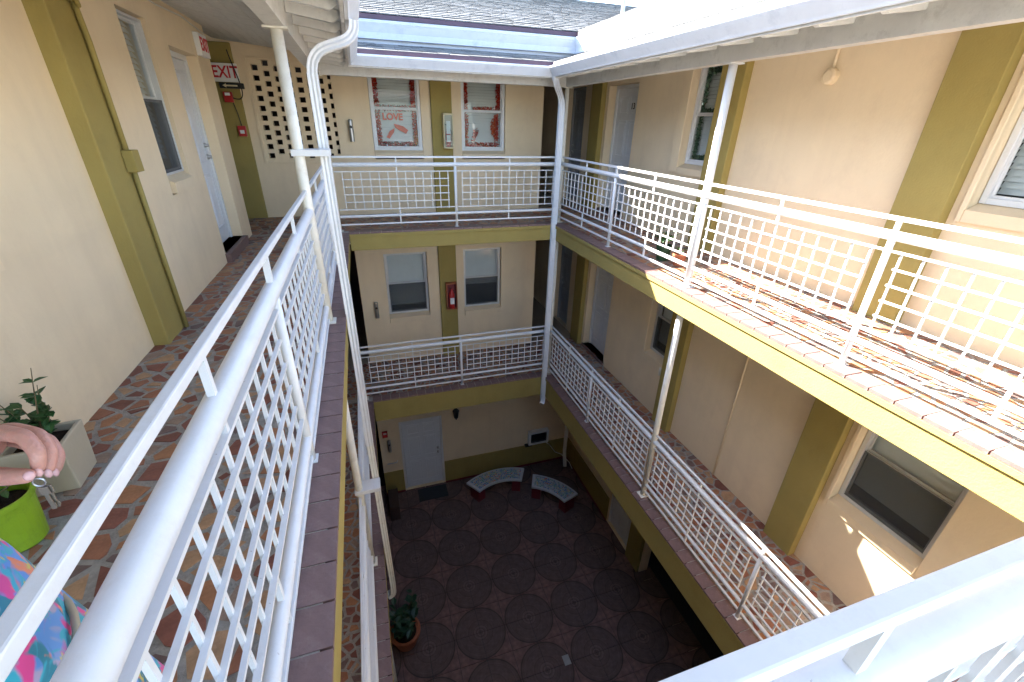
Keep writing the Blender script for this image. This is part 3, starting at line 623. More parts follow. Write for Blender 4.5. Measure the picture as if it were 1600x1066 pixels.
    # upper fascia with trough
    mb = MB(); u0 = UP + 0.02
    up_prof = [(UP - 0.05, 2.50), (UP - 0.05, 2.545), (u0, 2.545), (u0 + 0.005, 2.62), (u0 + 0.03, 2.70), (u0 + 0.04, 2.725), (u0 + 0.04, 2.757), (u0 + 0.02, 2.76), (u0, 2.745), (UP, 2.78)]
    for a, b in zip(up_prof, up_prof[1:]): strip(mb, side, a[0], a[1], b[0], b[1])
    mb.build('upper_gutter', M['gutter'] if side != 'F' else M['flash'], rf)
    # deck under the shingles and the back slope
    mb = MB(); strip(mb, side, EAV - 0.06, ZE + 0.04, UP - 0.06, 2.48); strip(mb, side, UP, ZU + 0.045, RDG, ZR - 0.012); strip(mb, side, RDG, ZR - 0.012, -SO - 0.4, 2.3); mb.build('roof_deck', M['maroon'], rf)
    # shingle courses
    sh = MB()
    for s0, z0, s1, z1, vis in ((EAV - 0.01, ZE + 0.058, UP - 0.04, 2.505, 1), (UP + 0.005, ZU + 0.072, RDG, ZR, 1)):
        Ls = s0 - s1; n = max(2, int(Ls / 0.135)); tl = (z1 - z0) / n
        for k in range(n):
            sa = s0 - Ls * k / n; sb = sa - Ls / n * 1.25; za = z0 + (z1 - z0) * k / n + 0.008; zb = z0 + (z1 - z0) * (k + 1) / n + 0.001
            A = Vector(ring(side, sa, za)[0]); B = Vector(ring(side, sa, za)[1]); A2 = Vector(ring(side, sb, zb)[0]); B2 = Vector(ring(side, sb, zb)[1]); dirn = (B - A).normalized(); LL = (B - A).length
            t = -R.uniform(0, 0.2); inn = (Vector(ring(side, sb, zb)[0]) - A); inn -= dirn * inn.dot(dirn)
            while t < LL:
                t2 = t + R.choice([0.16, 0.2, 0.26, 0.31]); c0 = max(0, t) + 0.004; c1 = min(LL, t2) - 0.002
                if c1 > c0 + 0.01:
                    sh.cur = R.choice([0, 0, 1, 2]); dz = Vector((0, 0, R.uniform(0, 0.006)))
                    e0 = -(A2 - A).dot(dirn) * -1
                    p0, p1 = A + dirn * c0 + dz, A + dirn * c1 + dz; q1, q0 = p1 + inn, p0 + inn
                    sh.face([p0, p1, q1, q0]); sh.face([p0 - Vector((0, 0, 0.014)), p1 - Vector((0, 0, 0.014)), p1, p0])
                t = t2
            if (A2 - A).dot(dirn) < 0:     # wedge at the valley or hip, keeps the mitre closed
                sh.cur = 0; sh.face([A, A + inn, A2])
            if (B2 - B).dot(dirn) > 0: sh.face([B, B2, B + inn])
    tag(sh.build('shingles', SH, rf), kind='stuff')
    if side == 'F':
        MB().tube([(5.9, 9.6, 3.3), (5.9, 9.6, 4.05)], 0.04, 12).build('vent_pipe', M['flash'], rf, smooth=True)

# ------------------------------------------------------------------ railings
def railing(axis, const, a0, a1, z, posts, label, group=None, skip_posts=(), low=False):
    """axis 'y' or 'x': the direction the railing runs in"""
    def P(u, o, h): return (const + o, u, z + h) if axis == 'y' else (u, const + o, z + h)
    base = P((a0 + a1) / 2, 0, 0); r = empty('railing', base); tag(r, label, 'railing', 'white courtyard railings')
    def bar(u0, u1, h, wo, hh, name): return bx(P(u0, -wo, h - hh), P(u1, wo, h + hh), name, M['white'], r, 0.004)
    hp, rp, mt, mbt, lp, lr, bb = (0.913, 0.034, 0.826, 0.258, 0.135, 0.025, 0.028) if low else (0.955, 0.031, 0.860, 0.318, 0.215, 0.021, 0.095)
    bar(a0, a1, 1.0615, 0.0135, 0.0135, 'top_rail')
    MB().tube([P(a0, 0, hp), P(a1, 0, hp)], rp, 20, False).build('pipe_rail', M['white'], r, smooth=True)
    MB().tube([P(a0, 0, lp), P(a1, 0, lp)], lr, 14, False).build('lower_pipe', M['white'], r, smooth=True)
    bar(a0, a1, bb, 0.013, 0.011, 'bottom_rail')
    pts = [a0] + list(posts) + [a1]
    for p in posts:
        if p in skip_posts: continue
        MB().tube([P(p, 0, 0.0), P(p, 0, hp - 0.02)], 0.022, 12).build('post', M['white'], r, smooth=True)
        MB().box(P(p - 0.034, -0.03, 0.0), P(p + 0.034, 0.03, 0.006)).build('post_foot', M['white'], r)
        bx(P(p - 0.012, -0.012, hp + 0.02), P(p + 0.012, 0.012, 1.049), 'stub', M['white'], r)
    vm = {}; inn = 1 if const > 1 else -1      # the upright bars sit on the walkway side of the level bars
    for i in range(len(pts) - 1):
        u0, u1 = pts[i], pts[i + 1]; L = u1 - u0; e = max(0.07, (L - 12 * 0.1305) / 2)
        if L < 0.6: continue
        bx(P(u0, -0.012, mt - 0.006), P(u1, 0.012, mt + 0.006), 'mesh_bar', M['white'], r); bx(P(u0, -0.010, mbt - 0.006), P(u1, 0.010, mbt + 0.006), 'mesh_bar', M['white'], r)
        for k in range(1, 5):
            h = mt - k * (mt - mbt) / 5; bx(P(u0 + e - 0.012, -0.0075, h - 0.006), P(u1 - e + 0.012, 0.0075, h + 0.006), 'mesh_bar', M['white'], r)
        n = 12
        for k in range(n + 1):
            u = u0 + e + (L - 2 * e) * k / n
            if 'v' not in vm: vm['v'] = meshof(MB().box((-0.006, -0.006, mbt - 0.018), (0.006, 0.006, mt - 0.0065)), 'mesh_bar', M['white'])
            inst('mesh_bar', vm['v'], P(u, inn * 0.011, 0), r)
        um = (u0 + u1) / 2
        for h0, h1 in ((bb + 0.005, lp - 0.01), (lp + 0.01, mbt - 0.006), (mt + 0.006, hp - 0.02), (hp + 0.02, 1.049)): bx(P(um - 0.009, -0.009, h0), P(um + 0.009, 0.009, h1), 'stub', M['white'], r)
    return r
yl = [1.765, 3.55, 5.30]
for z, lv in ((0.0, 'top'), (Z2, 'middle')):
    railing('y', 0.0, 0.03, D - 0.03, z, yl, 'white grid railing along the %s floor left walkway' % lv, skip_posts=(3.55,), low=True)
    railing('y', W, 0.03, D - 0.03, z, yl, 'white grid railing along the %s floor right walkway' % lv, skip_posts=(3.55,))
    railing('x', D, 0.035, W - 0.035, z, [1.83], 'white grid railing across the %s floor far walkway' % lv)
    railing('x', -0.0135, 0.035, W - 0.035, z, [1.83], 'white grid railing of the %s floor near walkway in the foreground' % lv if lv == 'top' else 'white grid railing of the near walkway one floor below the camera', low=True)
# ------------------------------------------------------------------ support columns
def column(x, y, z0, z1, m, r, label):
    o = empty('support_column', (x, y, z0)); tag(o, label, 'column', 'round columns at the railings')
    MB().tube([(x, y, z0), (x, y, z1)], r, 16).build('shaft', m, o, smooth=True)
    MB().box((x - 0.06, y - 0.06, z0), (x + 0.06, y + 0.06, z0 + 0.01)).build('base_plate', m, o)
    MB().box((x - 0.075, y - 0.05, z1 - 0.012), (x + 0.075, y + 0.05, z1 - 0.001)).build('cap_plate', m, o)
for x, y, z0, z1, m, r, lab in (
    (0, 3.55, 0, BT, 'cream_paint', 0.038, 'cream pipe column on the top left walkway, strapped to the downspout'),
    (W, 3.55, 0, BT, 'white', 0.038, 'white pipe column on the sunlit top right walkway'),
    (W, D, 0, BT, 'cream_paint', 0.034, 'thin column at the far right corner of the top floor'),
    (0, D, 0, BT, 'cream_paint', 0.034, 'column at the far left corner of the top floor behind the downspout'),
    (0, 0, 0, BT, 'cream_paint', 0.034, 'column at the near left corner of the top floor beside the camera'),
    (W, 0, 0, BT, 'cream_paint', 0.034, 'column at the near right corner of the top floor'),
    (0, 3.55, Z2, -0.285, 'cream_paint', 0.038, 'cream pipe column on the middle left walkway'),
    (W, 3.55, Z2, -0.285, 'cream_paint', 0.038, 'cream pipe column on the middle right walkway'),
    (W, D, Z2, -0.285, 'cream_paint', 0.034, 'thin column at the far right corner of the middle floor'),
    (0, D, Z2, -0.285, 'cream_paint', 0.034, 'column at the far left corner of the middle floor'),
    (0, 0, Z2, -0.285, 'cream_paint', 0.034, 'column at the near left corner of the middle floor'),
    (W, 0, Z2, -0.285, 'cream_paint', 0.034, 'column at the near right corner of the middle floor'),
    (0, 3.55, GZ, Z2 - 0.47, 'cream_paint', 0.05, 'ground floor column under the left walkway'),
    (W, 3.55, GZ, Z2 - 0.47, 'cream_paint', 0.05, 'ground floor column under the right walkway')):
    if z0 == GZ and x == W: continue
    column(x, y, z0, z1, M[m], r, lab)
# ------------------------------------------------------------------ downspouts (ribbed rectangular pipe)
def ribbed(mb, pts, wx=0.042, wy=0.032):
    prof = []
    nx = 7
    for i in range(nx): prof.append((-wx + 2 * wx * i / (nx - 1), -wy + (0.006 if i % 2 else 0)))
    for i in range(5): prof.append((wx - (0.006 if i % 2 else 0), -wy + 2 * wy * (i + 0.5) / 5))
    for i in range(nx): prof.append((wx - 2 * wx * i / (nx - 1), wy - (0.006 if i % 2 else 0)))
    for i in range(5): prof.append((-wx + (0.006 if i % 2 else 0), wy - 2 * wy * (i + 0.5) / 5))
    pts = [Vector(p) for p in pts]; n = len(prof); k0 = len(mb.v); side = None
    for i, p in enumerate(pts):
        t = (pts[min(i + 1, len(pts) - 1)] - pts[max(i - 1, 0)]).normalized()
        u = Vector((0, 1, 0)) if mb.ax == 'x' else Vector((1, 0, 0)); u = (u - t * u.dot(t)).normalized(); q = t.cross(u)
        for a, b in prof: mb.v.append(tuple(p + u * a + q * b))
    for i in range(len(pts) - 1):
        for j in range(n): mb.f.append((k0 + i * n + j, k0 + i * n + (j + 1) % n, k0 + (i + 1) * n + (j + 1) % n, k0 + (i + 1) * n + j)); mb.mi.append(0)
    mb.f.append(tuple(k0 + j for j in range(n))); mb.f.append(tuple(k0 + (len(pts) - 1) * n + j for j in range(n))); mb.mi += [0, 0]
def bez(p0, p1, p2, p3, n=14):
    out = []
    for i in range(n + 1):
        t = i / n; out.append(tuple(Vector(p0) * (1 - t) ** 3 + Vector(p1) * 3 * t * (1 - t) ** 2 + Vector(p2) * 3 * t * t * (1 - t) + Vector(p3) * t ** 3))
    return out
yd = 3.72
d1 = empty('downspout', (0.17, yd, -3.9)); tag(d1, 'long ribbed white downspout with curved neck on the left side of the court', 'downspout')
mb = MB(); mb.ax = 'x'; ribbed(mb, bez((0.49, yd, 2.17), (0.49, yd, 1.95), (0.165, yd, 2.10), (0.165, yd, 1.82))); mb.build('neck', M['white'], d1)
mb = MB(); mb.ax = 'x'; ribbed(mb, [(0.165, yd, 1.84), (0.167, yd, -1.5)], 0.0435, 0.0335); mb.build('pipe', M['white'], d1)
mb = MB(); mb.ax = 'x'; ribbed(mb, [(0.167, yd, -1.49), (0.18, yd, -3.86)]); mb.build('pipe', M['cream_paint'], d1)
mb = MB(); mb.ax = 'x'; ribbed(mb, bez((0.18, yd, -3.84), (0.18, yd, -3.93), (0.17, yd, -3.97), (0.10, yd, -3.99), 6)); mb.build('elbow', M['cream_paint'], d1)
for z in (1.33, -1.95): bx((-0.045, yd - 0.10 - 0.12, z - 0.022), (0.215, yd - 0.055, z + 0.022), 'strap', M['white'], d1, 0.003)
xd, ydd = 3.50, 6.91
d2 = empty('downspout', (xd, ydd, -3.7)); tag(d2, 'white downspout with bent neck in the far right corner', 'downspout')
mb = MB(); mb.ax = 'y'; ribbed(mb, bez((3.24, 6.60, 2.20), (3.24, 6.60, 2.02), (xd, ydd, 2.02), (xd, ydd, 1.78))); mb.build('neck', M['gutter'], d2)
mb = MB(); mb.ax = 'y'; ribbed(mb, [(xd, ydd, 1.8), (xd, ydd, -3.62)], 0.043, 0.034); mb.build('pipe', M['gutter'], d2)
mb = MB(); mb.ax = 'y'; ribbed(mb, bez((xd, ydd, -3.60), (xd, ydd, -3.68), (xd - 0.01, ydd - 0.02, -3.70), (xd - 0.04, ydd - 0.05, -3.72), 5)); mb.build('elbow', M['gutter'], d2)
MB().tube([(4.86, 8.25, Z2 - 0.5), (4.86, 8.25, GZ + 0.45), (4.78, 8.05, GZ + 0.12), (4.70, 7.88, GZ + 0.06)], 0.05, 12)
d3 = MB().tube([(4.86, 8.30, Z2 - 0.49), (4.86, 8.30, GZ + 0.40), (4.84, 8.24, GZ + 0.26), (4.76, 8.0, GZ + 0.08)], 0.05, 14).build('downspout', M['cream_paint'], smooth=True)
tag(d3, 'short drain pipe with angled foot in the dark courtyard corner', 'downspout')
# ------------------------------------------------------------------ text helper
def text(body, size, m, name, parent, loc, rot, ext=0.002, align='CENTER', bold=0.0):
    cu = bpy.data.curves.new(name, 'FONT'); cu.body = body; cu.size = size; cu.extrude = ext; cu.align_x = align; cu.align_y = 'CENTER'; cu.offset = bold
    t = bpy.data.objects.new(name, cu); C.objects.link(t); bpy.context.view_layer.update()
    me = bpy.data.meshes.new_from_object(t.evaluated_get(bpy.context.evaluated_depsgraph_get())); bpy.data.objects.remove(t)
    me.materials.clear(); me.materials.append(m); o = bpy.data.objects.new(name, me); link(o, parent); o.location = Vector(loc) - (wloc(parent) if parent else Vector()); o.rotation_euler = rot; return o
RF = (math.pi / 2, 0, 0)                     # faces -y
RL = (math.pi / 2, 0, math.pi / 2)           # faces +x
RR = (math.pi / 2, 0, -math.pi / 2)          # faces -x
text('13', 0.13, M['black'], 'door_number', door13, (RW + 0.163, 7.40, 1.86), RR, bold=0.004)
# ------------------------------------------------------------------ signs and fire devices
es = bx((-1.49, FW - 0.10, 2.01), (-1.16, FW - 0.025, 2.25), 'exit_sign', M['signwhite'], None, 0.006); tag(es, 'white EXIT sign with red letters facing the camera on the far olive pilaster', 'sign')
text('EXIT', 0.205, M['signred'], 'lettering', es, (-1.325, FW - 0.102, 2.13), RF, bold=0.004).scale = (0.82, 1.05, 1)
ar = bx((-1.44, FW - 0.09, 1.925), (-1.12, FW - 0.03, 2.0), 'arrow_plate', M['black'], es, 0.003)
mb = MB(); y = FW - 0.094
mb.face([(-1.40, y, 1.963), (-1.35, y, 1.99), (-1.35, y, 1.973), (-1.20, y, 1.973), (-1.20, y, 1.953), (-1.35, y, 1.953), (-1.35, y, 1.936)]); mb.build('arrow', M['yellowcab'], ar)
es2 = bx((LW + 0.002, 6.62, 2.17), (LW + 0.06, 6.95, 2.40), 'exit_sign', M['signwhite'], None, 0.006); tag(es2, 'white EXIT sign seen edge-on, fixed on the left wall under the ceiling', 'sign')
text('EXIT', 0.19, M['signred'], 'lettering', es2, (LW + 0.062, 6.785, 2.285), RL, bold=0.004).scale = (0.8, 1, 1)
def box_thing(name, a, b, m, label, cat, bev=0.006): return tag(bx(a, b, name, m, None, bev), label, cat)
al = box_thing('alarm_horn', (-1.42, FW - 0.10, 1.74), (-1.30, FW - 0.03, 1.88), M['red'], 'red alarm horn below the EXIT sign on the olive pilaster', 'alarm')
bx((-1.395, FW - 0.112, 1.83), (-1.325, FW - 0.099, 1.868), 'strobe', M['signwhite'], al, 0.004)
ps = box_thing('pull_station', (-1.33, FW - 0.09, 1.27), (-1.22, FW - 0.03, 1.42), M['red'], 'small red fire pull station low on the olive pilaster', 'alarm')
bx((-1.305, FW - 0.10, 1.31), (-1.245, FW - 0.089, 1.36), 'pull_handle', M['signwhite'], ps, 0.003)
tag(MB().tube([(-1.32, FW - 0.04, 1.74), (-1.29, FW - 0.04, 1.58), (-1.275, FW - 0.04, 1.42)], 0.006, 6).build('cable', M['black']), 'dark cable joining the red alarm horn and the pull station', 'cable')
tag(MB().tube(bez((-1.24, FW - 0.09, 2.42), (-1.20, FW - 0.14, 2.15), (-1.02, FW - 0.14, 1.70), (-1.30, FW - 0.07, 1.80), 16), 0.008, 6).build('cable', M['black']), 'dark cable looping down past the EXIT sign to the alarm horn', 'cable')
# conduit down the left pilaster with a box
cd = empty('conduit', (LW + 0.11, 3.74, 0)); tag(cd, 'olive painted conduit with junction box running down the left pilaster', 'conduit')
xc = LW + 0.122
MB().tube([(xc, 3.70, 2.18), (xc, 3.73, 1.95), (xc, 3.73, 1.32)], 0.016, 10).build('tube', M['olive'], cd, smooth=True)
MB().tube([(xc, 3.74, 1.19), (xc, 3.74, 0.0)], 0.016, 10).build('tube', M['olive'], cd, smooth=True)
MB().tube([(xc - 0.01, 3.775, 1.2), (xc - 0.01, 3.775, 0.0)], 0.009, 8).build('tube', M['olive'], cd, smooth=True)
bx((LW + 0.102, 3.69, 1.19), (LW + 0.165, 3.80, 1.33), 'junction_box', M['olive'], cd, 0.005)
MB().tube(bez((xc, 3.60, 2.40), (xc + 0.05, 3.60, 2.15), (xc + 0.06, 3.66, 2.05), (xc, 3.70, 2.17), 10), 0.012, 8).build('cable_bundle', M['olive'], cd, smooth=True)
MB().tube(bez((xc, 3.70, 2.40), (xc + 0.06, 3.68, 2.2), (xc + 0.02, 3.60, 2.1), (xc, 3.70, 2.16), 10), 0.010, 8).build('cable_bundle', M['olive'], cd, smooth=True)
tag(MB().tube([(LW + 0.012, 3.9, 2.50), (LW + 0.012, 5.6, 2.46), (LW + 0.012, 6.3, 2.49), (LW + 0.012, 7.1, 2.44)], 0.007, 6).build('cable', M['cream_paint']), 'thin pale cable pinned along the top of the left wall', 'cable')
# steel cylinder wall lights
for x, z, lab in ((0.348, 1.21, 'steel cylinder wall light beside the left tinsel window on the top floor'), (0.395, -2.04, 'steel cylinder wall light on the middle floor far wall'), (0.30, -5.49, 'steel cylinder wall light beside the ground floor door')):
    o = empty('wall_light', (x, FW - 0.06, z)); tag(o, lab, 'wall light', 'steel cylinder wall lights')
    MB().lathe((x, FW - 0.065, z), [(0.034, 0.0), (0.038, 0.005), (0.038, 0.32), (0.034, 0.335), (0.02, 0.34)], 16).build('cylinder', M['steel'], o, smooth=False)
    MB().tube([(x, FW - 0.10, z + 0.225), (x, FW - 0.106, z + 0.225)], 0.022, 14).build('lens', M['black'], o); bx((x - 0.022, FW - 0.03, z + 0.1), (x + 0.022, FW + 0.0, z + 0.24), 'bracket', M['steel'], o)
def extinguisher(parent, x, y, z, s=1.0):
    e = MB().lathe((x, y, z), [(0.038 * s, 0), (0.042 * s, 0.01), (0.042 * s, 0.22 * s), (0.03 * s, 0.26 * s), (0.016 * s, 0.28 * s), (0.016 * s, 0.31 * s)], 16).build('fire_extinguisher', M['red'], parent, smooth=True)
    tag(e, 'red fire extinguisher bottle with black valve', 'extinguisher')
    MB().tube([(x, y, z + 0.31 * s), (x - 0.045 * s, y, z + 0.345 * s)], 0.008, 6).build('valve_handle', M['black'], e); MB().tube(bez((x, y - 0.01, z + 0.3 * s), (x + 0.07 * s, y - 0.02, z + 0.3 * s), (x + 0.06 * s, y - 0.03, z + 0.15 * s), (x + 0.048 * s, y - 0.02, z + 0.06 * s), 8), 0.007, 6).build('hose', M['black'], e); bx((x - 0.03 * s, y - 0.046 * s, z + 0.08 * s), (x + 0.03 * s, y - 0.0425 * s, z + 0.18 * s), 'paper_label', M['signwhite'], e)
    return e
yp = FW - 0.07
cb = empty('extinguisher_cabinet', (1.965, yp, 1.10)); tag(cb, 'cream framed wall cabinet with clear front on the top floor pilaster', 'cabinet')
mb = MB()
for a in ((1.875, 1.895, 1.12, 1.68), (2.035, 2.055, 1.12, 1.68), (1.895, 2.035, 1.12, 1.145), (1.895, 2.035, 1.655, 1.68)): mb.box((a[0], yp - 0.14, a[2]), (a[1], yp, a[3]))
mb.build('frame', M['yellowcab'], cb, bevel=0.012); bx((1.895, yp - 0.01, 1.145), (2.035, yp - 0.002, 1.655), 'back_panel', M['planter'], cb); bx((1.895, yp - 0.135, 1.145), (2.035, yp - 0.131, 1.655), 'clear_cover', M['glass'], cb)
e = extinguisher(None, 1.965, yp - 0.06, 1.15, 1.05); e['label'] = 'red fire extinguisher inside the cream cabinet on the top floor'
bx((1.93, yp - 0.125, 1.36), (2.0, yp - 0.121, 1.56), 'notice', M['signwhite'], cb)
cb2 = empty('extinguisher_cabinet', (1.90, yp, -1.98)); tag(cb2, 'open red-brown wall box on the middle floor olive pilaster', 'cabinet')
mb = MB()
for a in ((1.80, 1.815, -1.97, -1.40), (2.005, 2.02, -1.97, -1.40), (1.815, 2.005, -1.97, -1.955), (1.815, 2.005, -1.415, -1.40)): mb.box((a[0], yp - 0.12, a[2]), (a[1], yp, a[3]))
mb.build('frame', M['terra'], cb2); bx((1.815, yp - 0.012, -1.955), (2.005, yp - 0.002, -1.415), 'back_panel', M['darkred'], cb2)
e = extinguisher(None, 1.91, yp - 0.062, -1.953, 1.35); e['label'] = 'red fire extinguisher in the open box on the middle floor'
# round lamp and conduit on the right wall
lp = empty('wall_lamp', (RW - 0.03, 3.60, 2.02)); tag(lp, 'round cream lamp box with conduit high on the sunlit right wall', 'wall lamp')
MB().tube([(RW, 3.60, 2.03), (RW - 0.05, 3.60, 2.03), (RW - 0.06, 3.60, 2.03)], [0.075, 0.072, 0.05], 10).build('lamp_box', M['stucco'], lp); MB().tube([(RW - 0.015, 3.60, 2.10), (RW - 0.015, 3.61, 2.58)], 0.014, 8).build('conduit_tube', M['stucco'], lp, smooth=True)
tag(MB().tube([(RW - 0.014, 3.585, Z2 + 0.01), (RW - 0.014, 3.585, -0.19)], 0.013, 8).build('conduit', M['stucco'], smooth=True), 'thin cream conduit running up the middle floor right wall', 'conduit')
tag(MB().tube([(RW - 0.03, 5.14, Z2 + 0.98), (RW - 0.05, 5.13, Z2 + 0.93), (RW - 0.05, 5.13, Z2 + 0.84)], [0.03, 0.026, 0.018], 10).build('hose_tap', M['cream_paint'], smooth=True), 'small pale fitting under the middle floor right window', 'tap')
# ground floor fittings
ln = empty('wall_lantern', (1.90, FW - 0.09, GZ + 2.02)); tag(ln, 'black wall lantern right of the ground floor door', 'lantern')
MB().lathe((1.90, FW - 0.10, GZ + 2.0), [(0.012, 0), (0.02, 0.03), (0.05, 0.06), (0.075, 0.24), (0.085, 0.25), (0.03, 0.32), (0.01, 0.36)], 8).build('lantern_body', M['black'], ln); bx((1.87, FW - 0.03, GZ + 2.08), (1.93, FW, GZ + 2.26), 'back_plate', M['black'], ln); MB().tube([(1.90, FW - 0.02, GZ + 2.2), (1.90, FW - 0.1, GZ + 2.36)], 0.01, 6).build('arm', M['black'], ln)
ac = empty('air_conditioner', (4.06, FW, GZ + 0.74)); tag(ac, 'white window air conditioner set through the ground floor wall', 'air conditioner')
ax0, ax1, az0, az1 = 3.80, 4.36, GZ + 0.76, GZ + 1.17
mb = MB()
for a in ((ax0, ax0 + 0.06, az0, az1), (ax1 - 0.06, ax1, az0, az1), (ax0 + 0.06, ax1 - 0.06, az0, az0 + 0.05), (ax0 + 0.06, ax1 - 0.06, az1 - 0.06, az1)): mb.box((a[0], FW - 0.12, a[2]), (a[1], FW + 0.01, a[3]))
mb.build('case', M['signwhite'], ac, bevel=0.006); bx((ax0 + 0.06, FW - 0.03, az0 + 0.05), (ax1 - 0.06, FW - 0.005, az1 - 0.06), 'coil', M['dim_backing'], ac)
for k in range(9): bx((ax0 + 0.06, FW - 0.105, az0 + 0.065 + k * 0.03), (ax1 - 0.06, FW - 0.09, az0 + 0.078 + k * 0.03), 'grille_slat', M['black'], ac)
bx((ax0 - 0.08, FW - 0.10, az0 - 0.05), (ax0 + 0.1, FW, az0 - 0.012), 'support_bracket', M['black'], ac)
tag(MB().tube([(4.28, FW - 0.06, az0 - 0.01), (4.42, FW - 0.05, GZ + 0.62), (4.62, FW - 0.05, GZ + 0.30), (4.78, FW - 0.12, GZ + 0.24), (4.90, FW - 0.4, GZ + 0.16), (4.93, FW - 0.55, GZ + 0.05)], 0.014, 8).build('condensate_pipe', M['cream_paint'], smooth=True), 'thin white drain pipe sloping down from the air conditioner', 'pipe')
al = box_thing('alarm_horn', (0.17, FW - 0.07, GZ + 1.80), (0.29, FW - 0.003, GZ + 1.95), M['red'], 'red alarm box on the ground floor wall left of the door', 'alarm'); bx((0.195, FW - 0.08, GZ + 1.9), (0.265, FW - 0.069, GZ + 1.935), 'strobe', M['signwhite'], al)
tag(MB().tube([(0.20, FW - 0.03, GZ + 0.98), (0.42, FW - 0.03, GZ + 0.98), (0.44, FW - 0.03, GZ + 1.03)], 0.014, 8).build('wall_pipe', M['white'], smooth=True), 'short white pipe on the wall left of the ground floor door', 'pipe')
box_thing('door_mat', (0.84, 7.95, GZ + 0.002), (1.56, 8.36, GZ + 0.016), M['mat'], 'dark grey door mat in front of the ground floor door', 'mat', 0.004)
box_thing('drain_cover', (2.78, 3.54, GZ + 0.001), (2.90, 3.70, GZ + 0.008), M['steel'], 'small square metal drain cover in the courtyard floor', 'drain cover', 0.002)
box_thing('storage_box', (0.13, 7.55, GZ + 0.002), (0.36, 8.15, GZ + 0.42), M['brown'], 'low dark brown box against the courtyard left side by the door', 'box', 0.01)
# ------------------------------------------------------------------ mosaic benches
def bench(cx, cy, a0, a1, label):
    ri, ro = 1.06, 1.50; zt = GZ + 0.45
    o = empty('mosaic_bench', (cx + 1.28 * math.cos((a0 + a1) / 2), cy + 1.28 * math.sin((a0 + a1) / 2), GZ)); tag(o, label, 'bench', 'curved mosaic benches')
    n = 18; ang = [a0 + (a1 - a0) * i / n for i in range(n + 1)]
    poly = [(cx + ro * math.cos(a), cy + ro * math.sin(a)) for a in ang] + [(cx + ri * math.cos(a), cy + ri * math.sin(a)) for a in reversed(ang)]
    seat = MB().prism(poly, zt - 0.06, zt).build('seat', M['grout'], o, bevel=0.008)
    rows = 9
    mb = MB()
    for k in range(rows):
        r0 = ri + 0.045 + (ro - ri - 0.09) * k / rows; r1 = r0 + (ro - ri - 0.09) / rows - 0.008; t = a0 + 0.05
        while t < a1 - 0.05:
            dt = R.uniform(0.02, 0.05); t2 = min(t + dt, a1 - 0.045)
            p = [(cx + r * math.cos(b), cy + r * math.sin(b), zt + 0.003) for r, b in ((r0, t), (r1, t + R.uniform(-.006, .006)), (r1, t2 - 0.006), (r0, t2 - 0.008))]
            mb.cur = R.choice([0, 1, 1, 2, 3, 3, 4, 4, 5, 5]); mb.face(p); t = t2
    tag(mb.build('mosaic', MOS, seat), kind='stuff')
    for f in (0.12, 0.88):
        a = a0 + (a1 - a0) * f; c_, s_ = math.cos(a), math.sin(a); mb = MB(); hw = 0.11; q = []
        for r, t in ((ri + 0.06, -hw), (ro - 0.06, -hw), (ro - 0.06, hw), (ri + 0.06, hw)): q.append((cx + r * c_ - t * s_, cy + r * s_ + t * c_))
        mb.prism(q, GZ + 0.002, zt - 0.061).build('leg', M['darkred'], o, bevel=0.01)
bench(2.83, 6.56, math.radians(62), math.radians(124), 'curved mosaic-topped bench nearer the white ground floor door')
bench(3.06, 6.25, math.radians(17), math.radians(66), 'curved mosaic-topped bench under the air conditioner in the corner')
# ------------------------------------------------------------------ plants
def leaf(mb, p, d, nrm, L, wd):
    d = d.normalized(); s = d.cross(nrm).normalized(); nn = s.cross(d)
    pts = [p, p + d * L * 0.3 + s * wd * 0.42 + nn * wd * 0.12, p + d * L * 0.62 + s * wd * 0.45 + nn * wd * 0.1, p + d * L - nn * L * 0.10, p + d * L * 0.62 - s * wd * 0.45 + nn * wd * 0.1, p + d * L * 0.3 - s * wd * 0.42 + nn * wd * 0.12, p + d * L * 0.5 - nn * wd * 0.04]
    k = len(mb.v); mb.v += [tuple(q) for q in pts]
    for f in ((0, 1, 6), (1, 2, 6), (2, 3, 6), (3, 4, 6), (4, 5, 6), (5, 0, 6)): mb.f.append(tuple(k + i for i in f)); mb.mi.append(mb.cur)
def plant(parent, base, stems, lm, Lr, Wr, nl, name='leaf_cluster'):
    for (tip, bend) in stems:
        p0 = Vector(base); p3 = Vector(tip); c1 = p0.lerp(p3, 0.4) + Vector(bend); pts = bez(p0, p0.lerp(c1, 0.5), c1, p3, 8)
        MB().tube(pts, [0.005 - 0.0035 * i / 8 for i in range(9)], 6).build('stem', M['stem'], parent, smooth=True)
        for k in range(nl):
            t = 0.35 + 0.65 * (k + R.random() * 0.6) / nl; i = min(8, int(t * 8)); p = Vector(pts[i])
            d = Vector((R.uniform(-1, 1), R.uniform(-1, 1), R.uniform(-0.3, 0.6))); mb = MB(); L = R.uniform(*Lr); leaf(mb, p, d, Vector((R.uniform(-.3, .3), R.uniform(-.3, .3), 1)), L, L * R.uniform(*Wr)); mb.build('leaf', lm, parent)
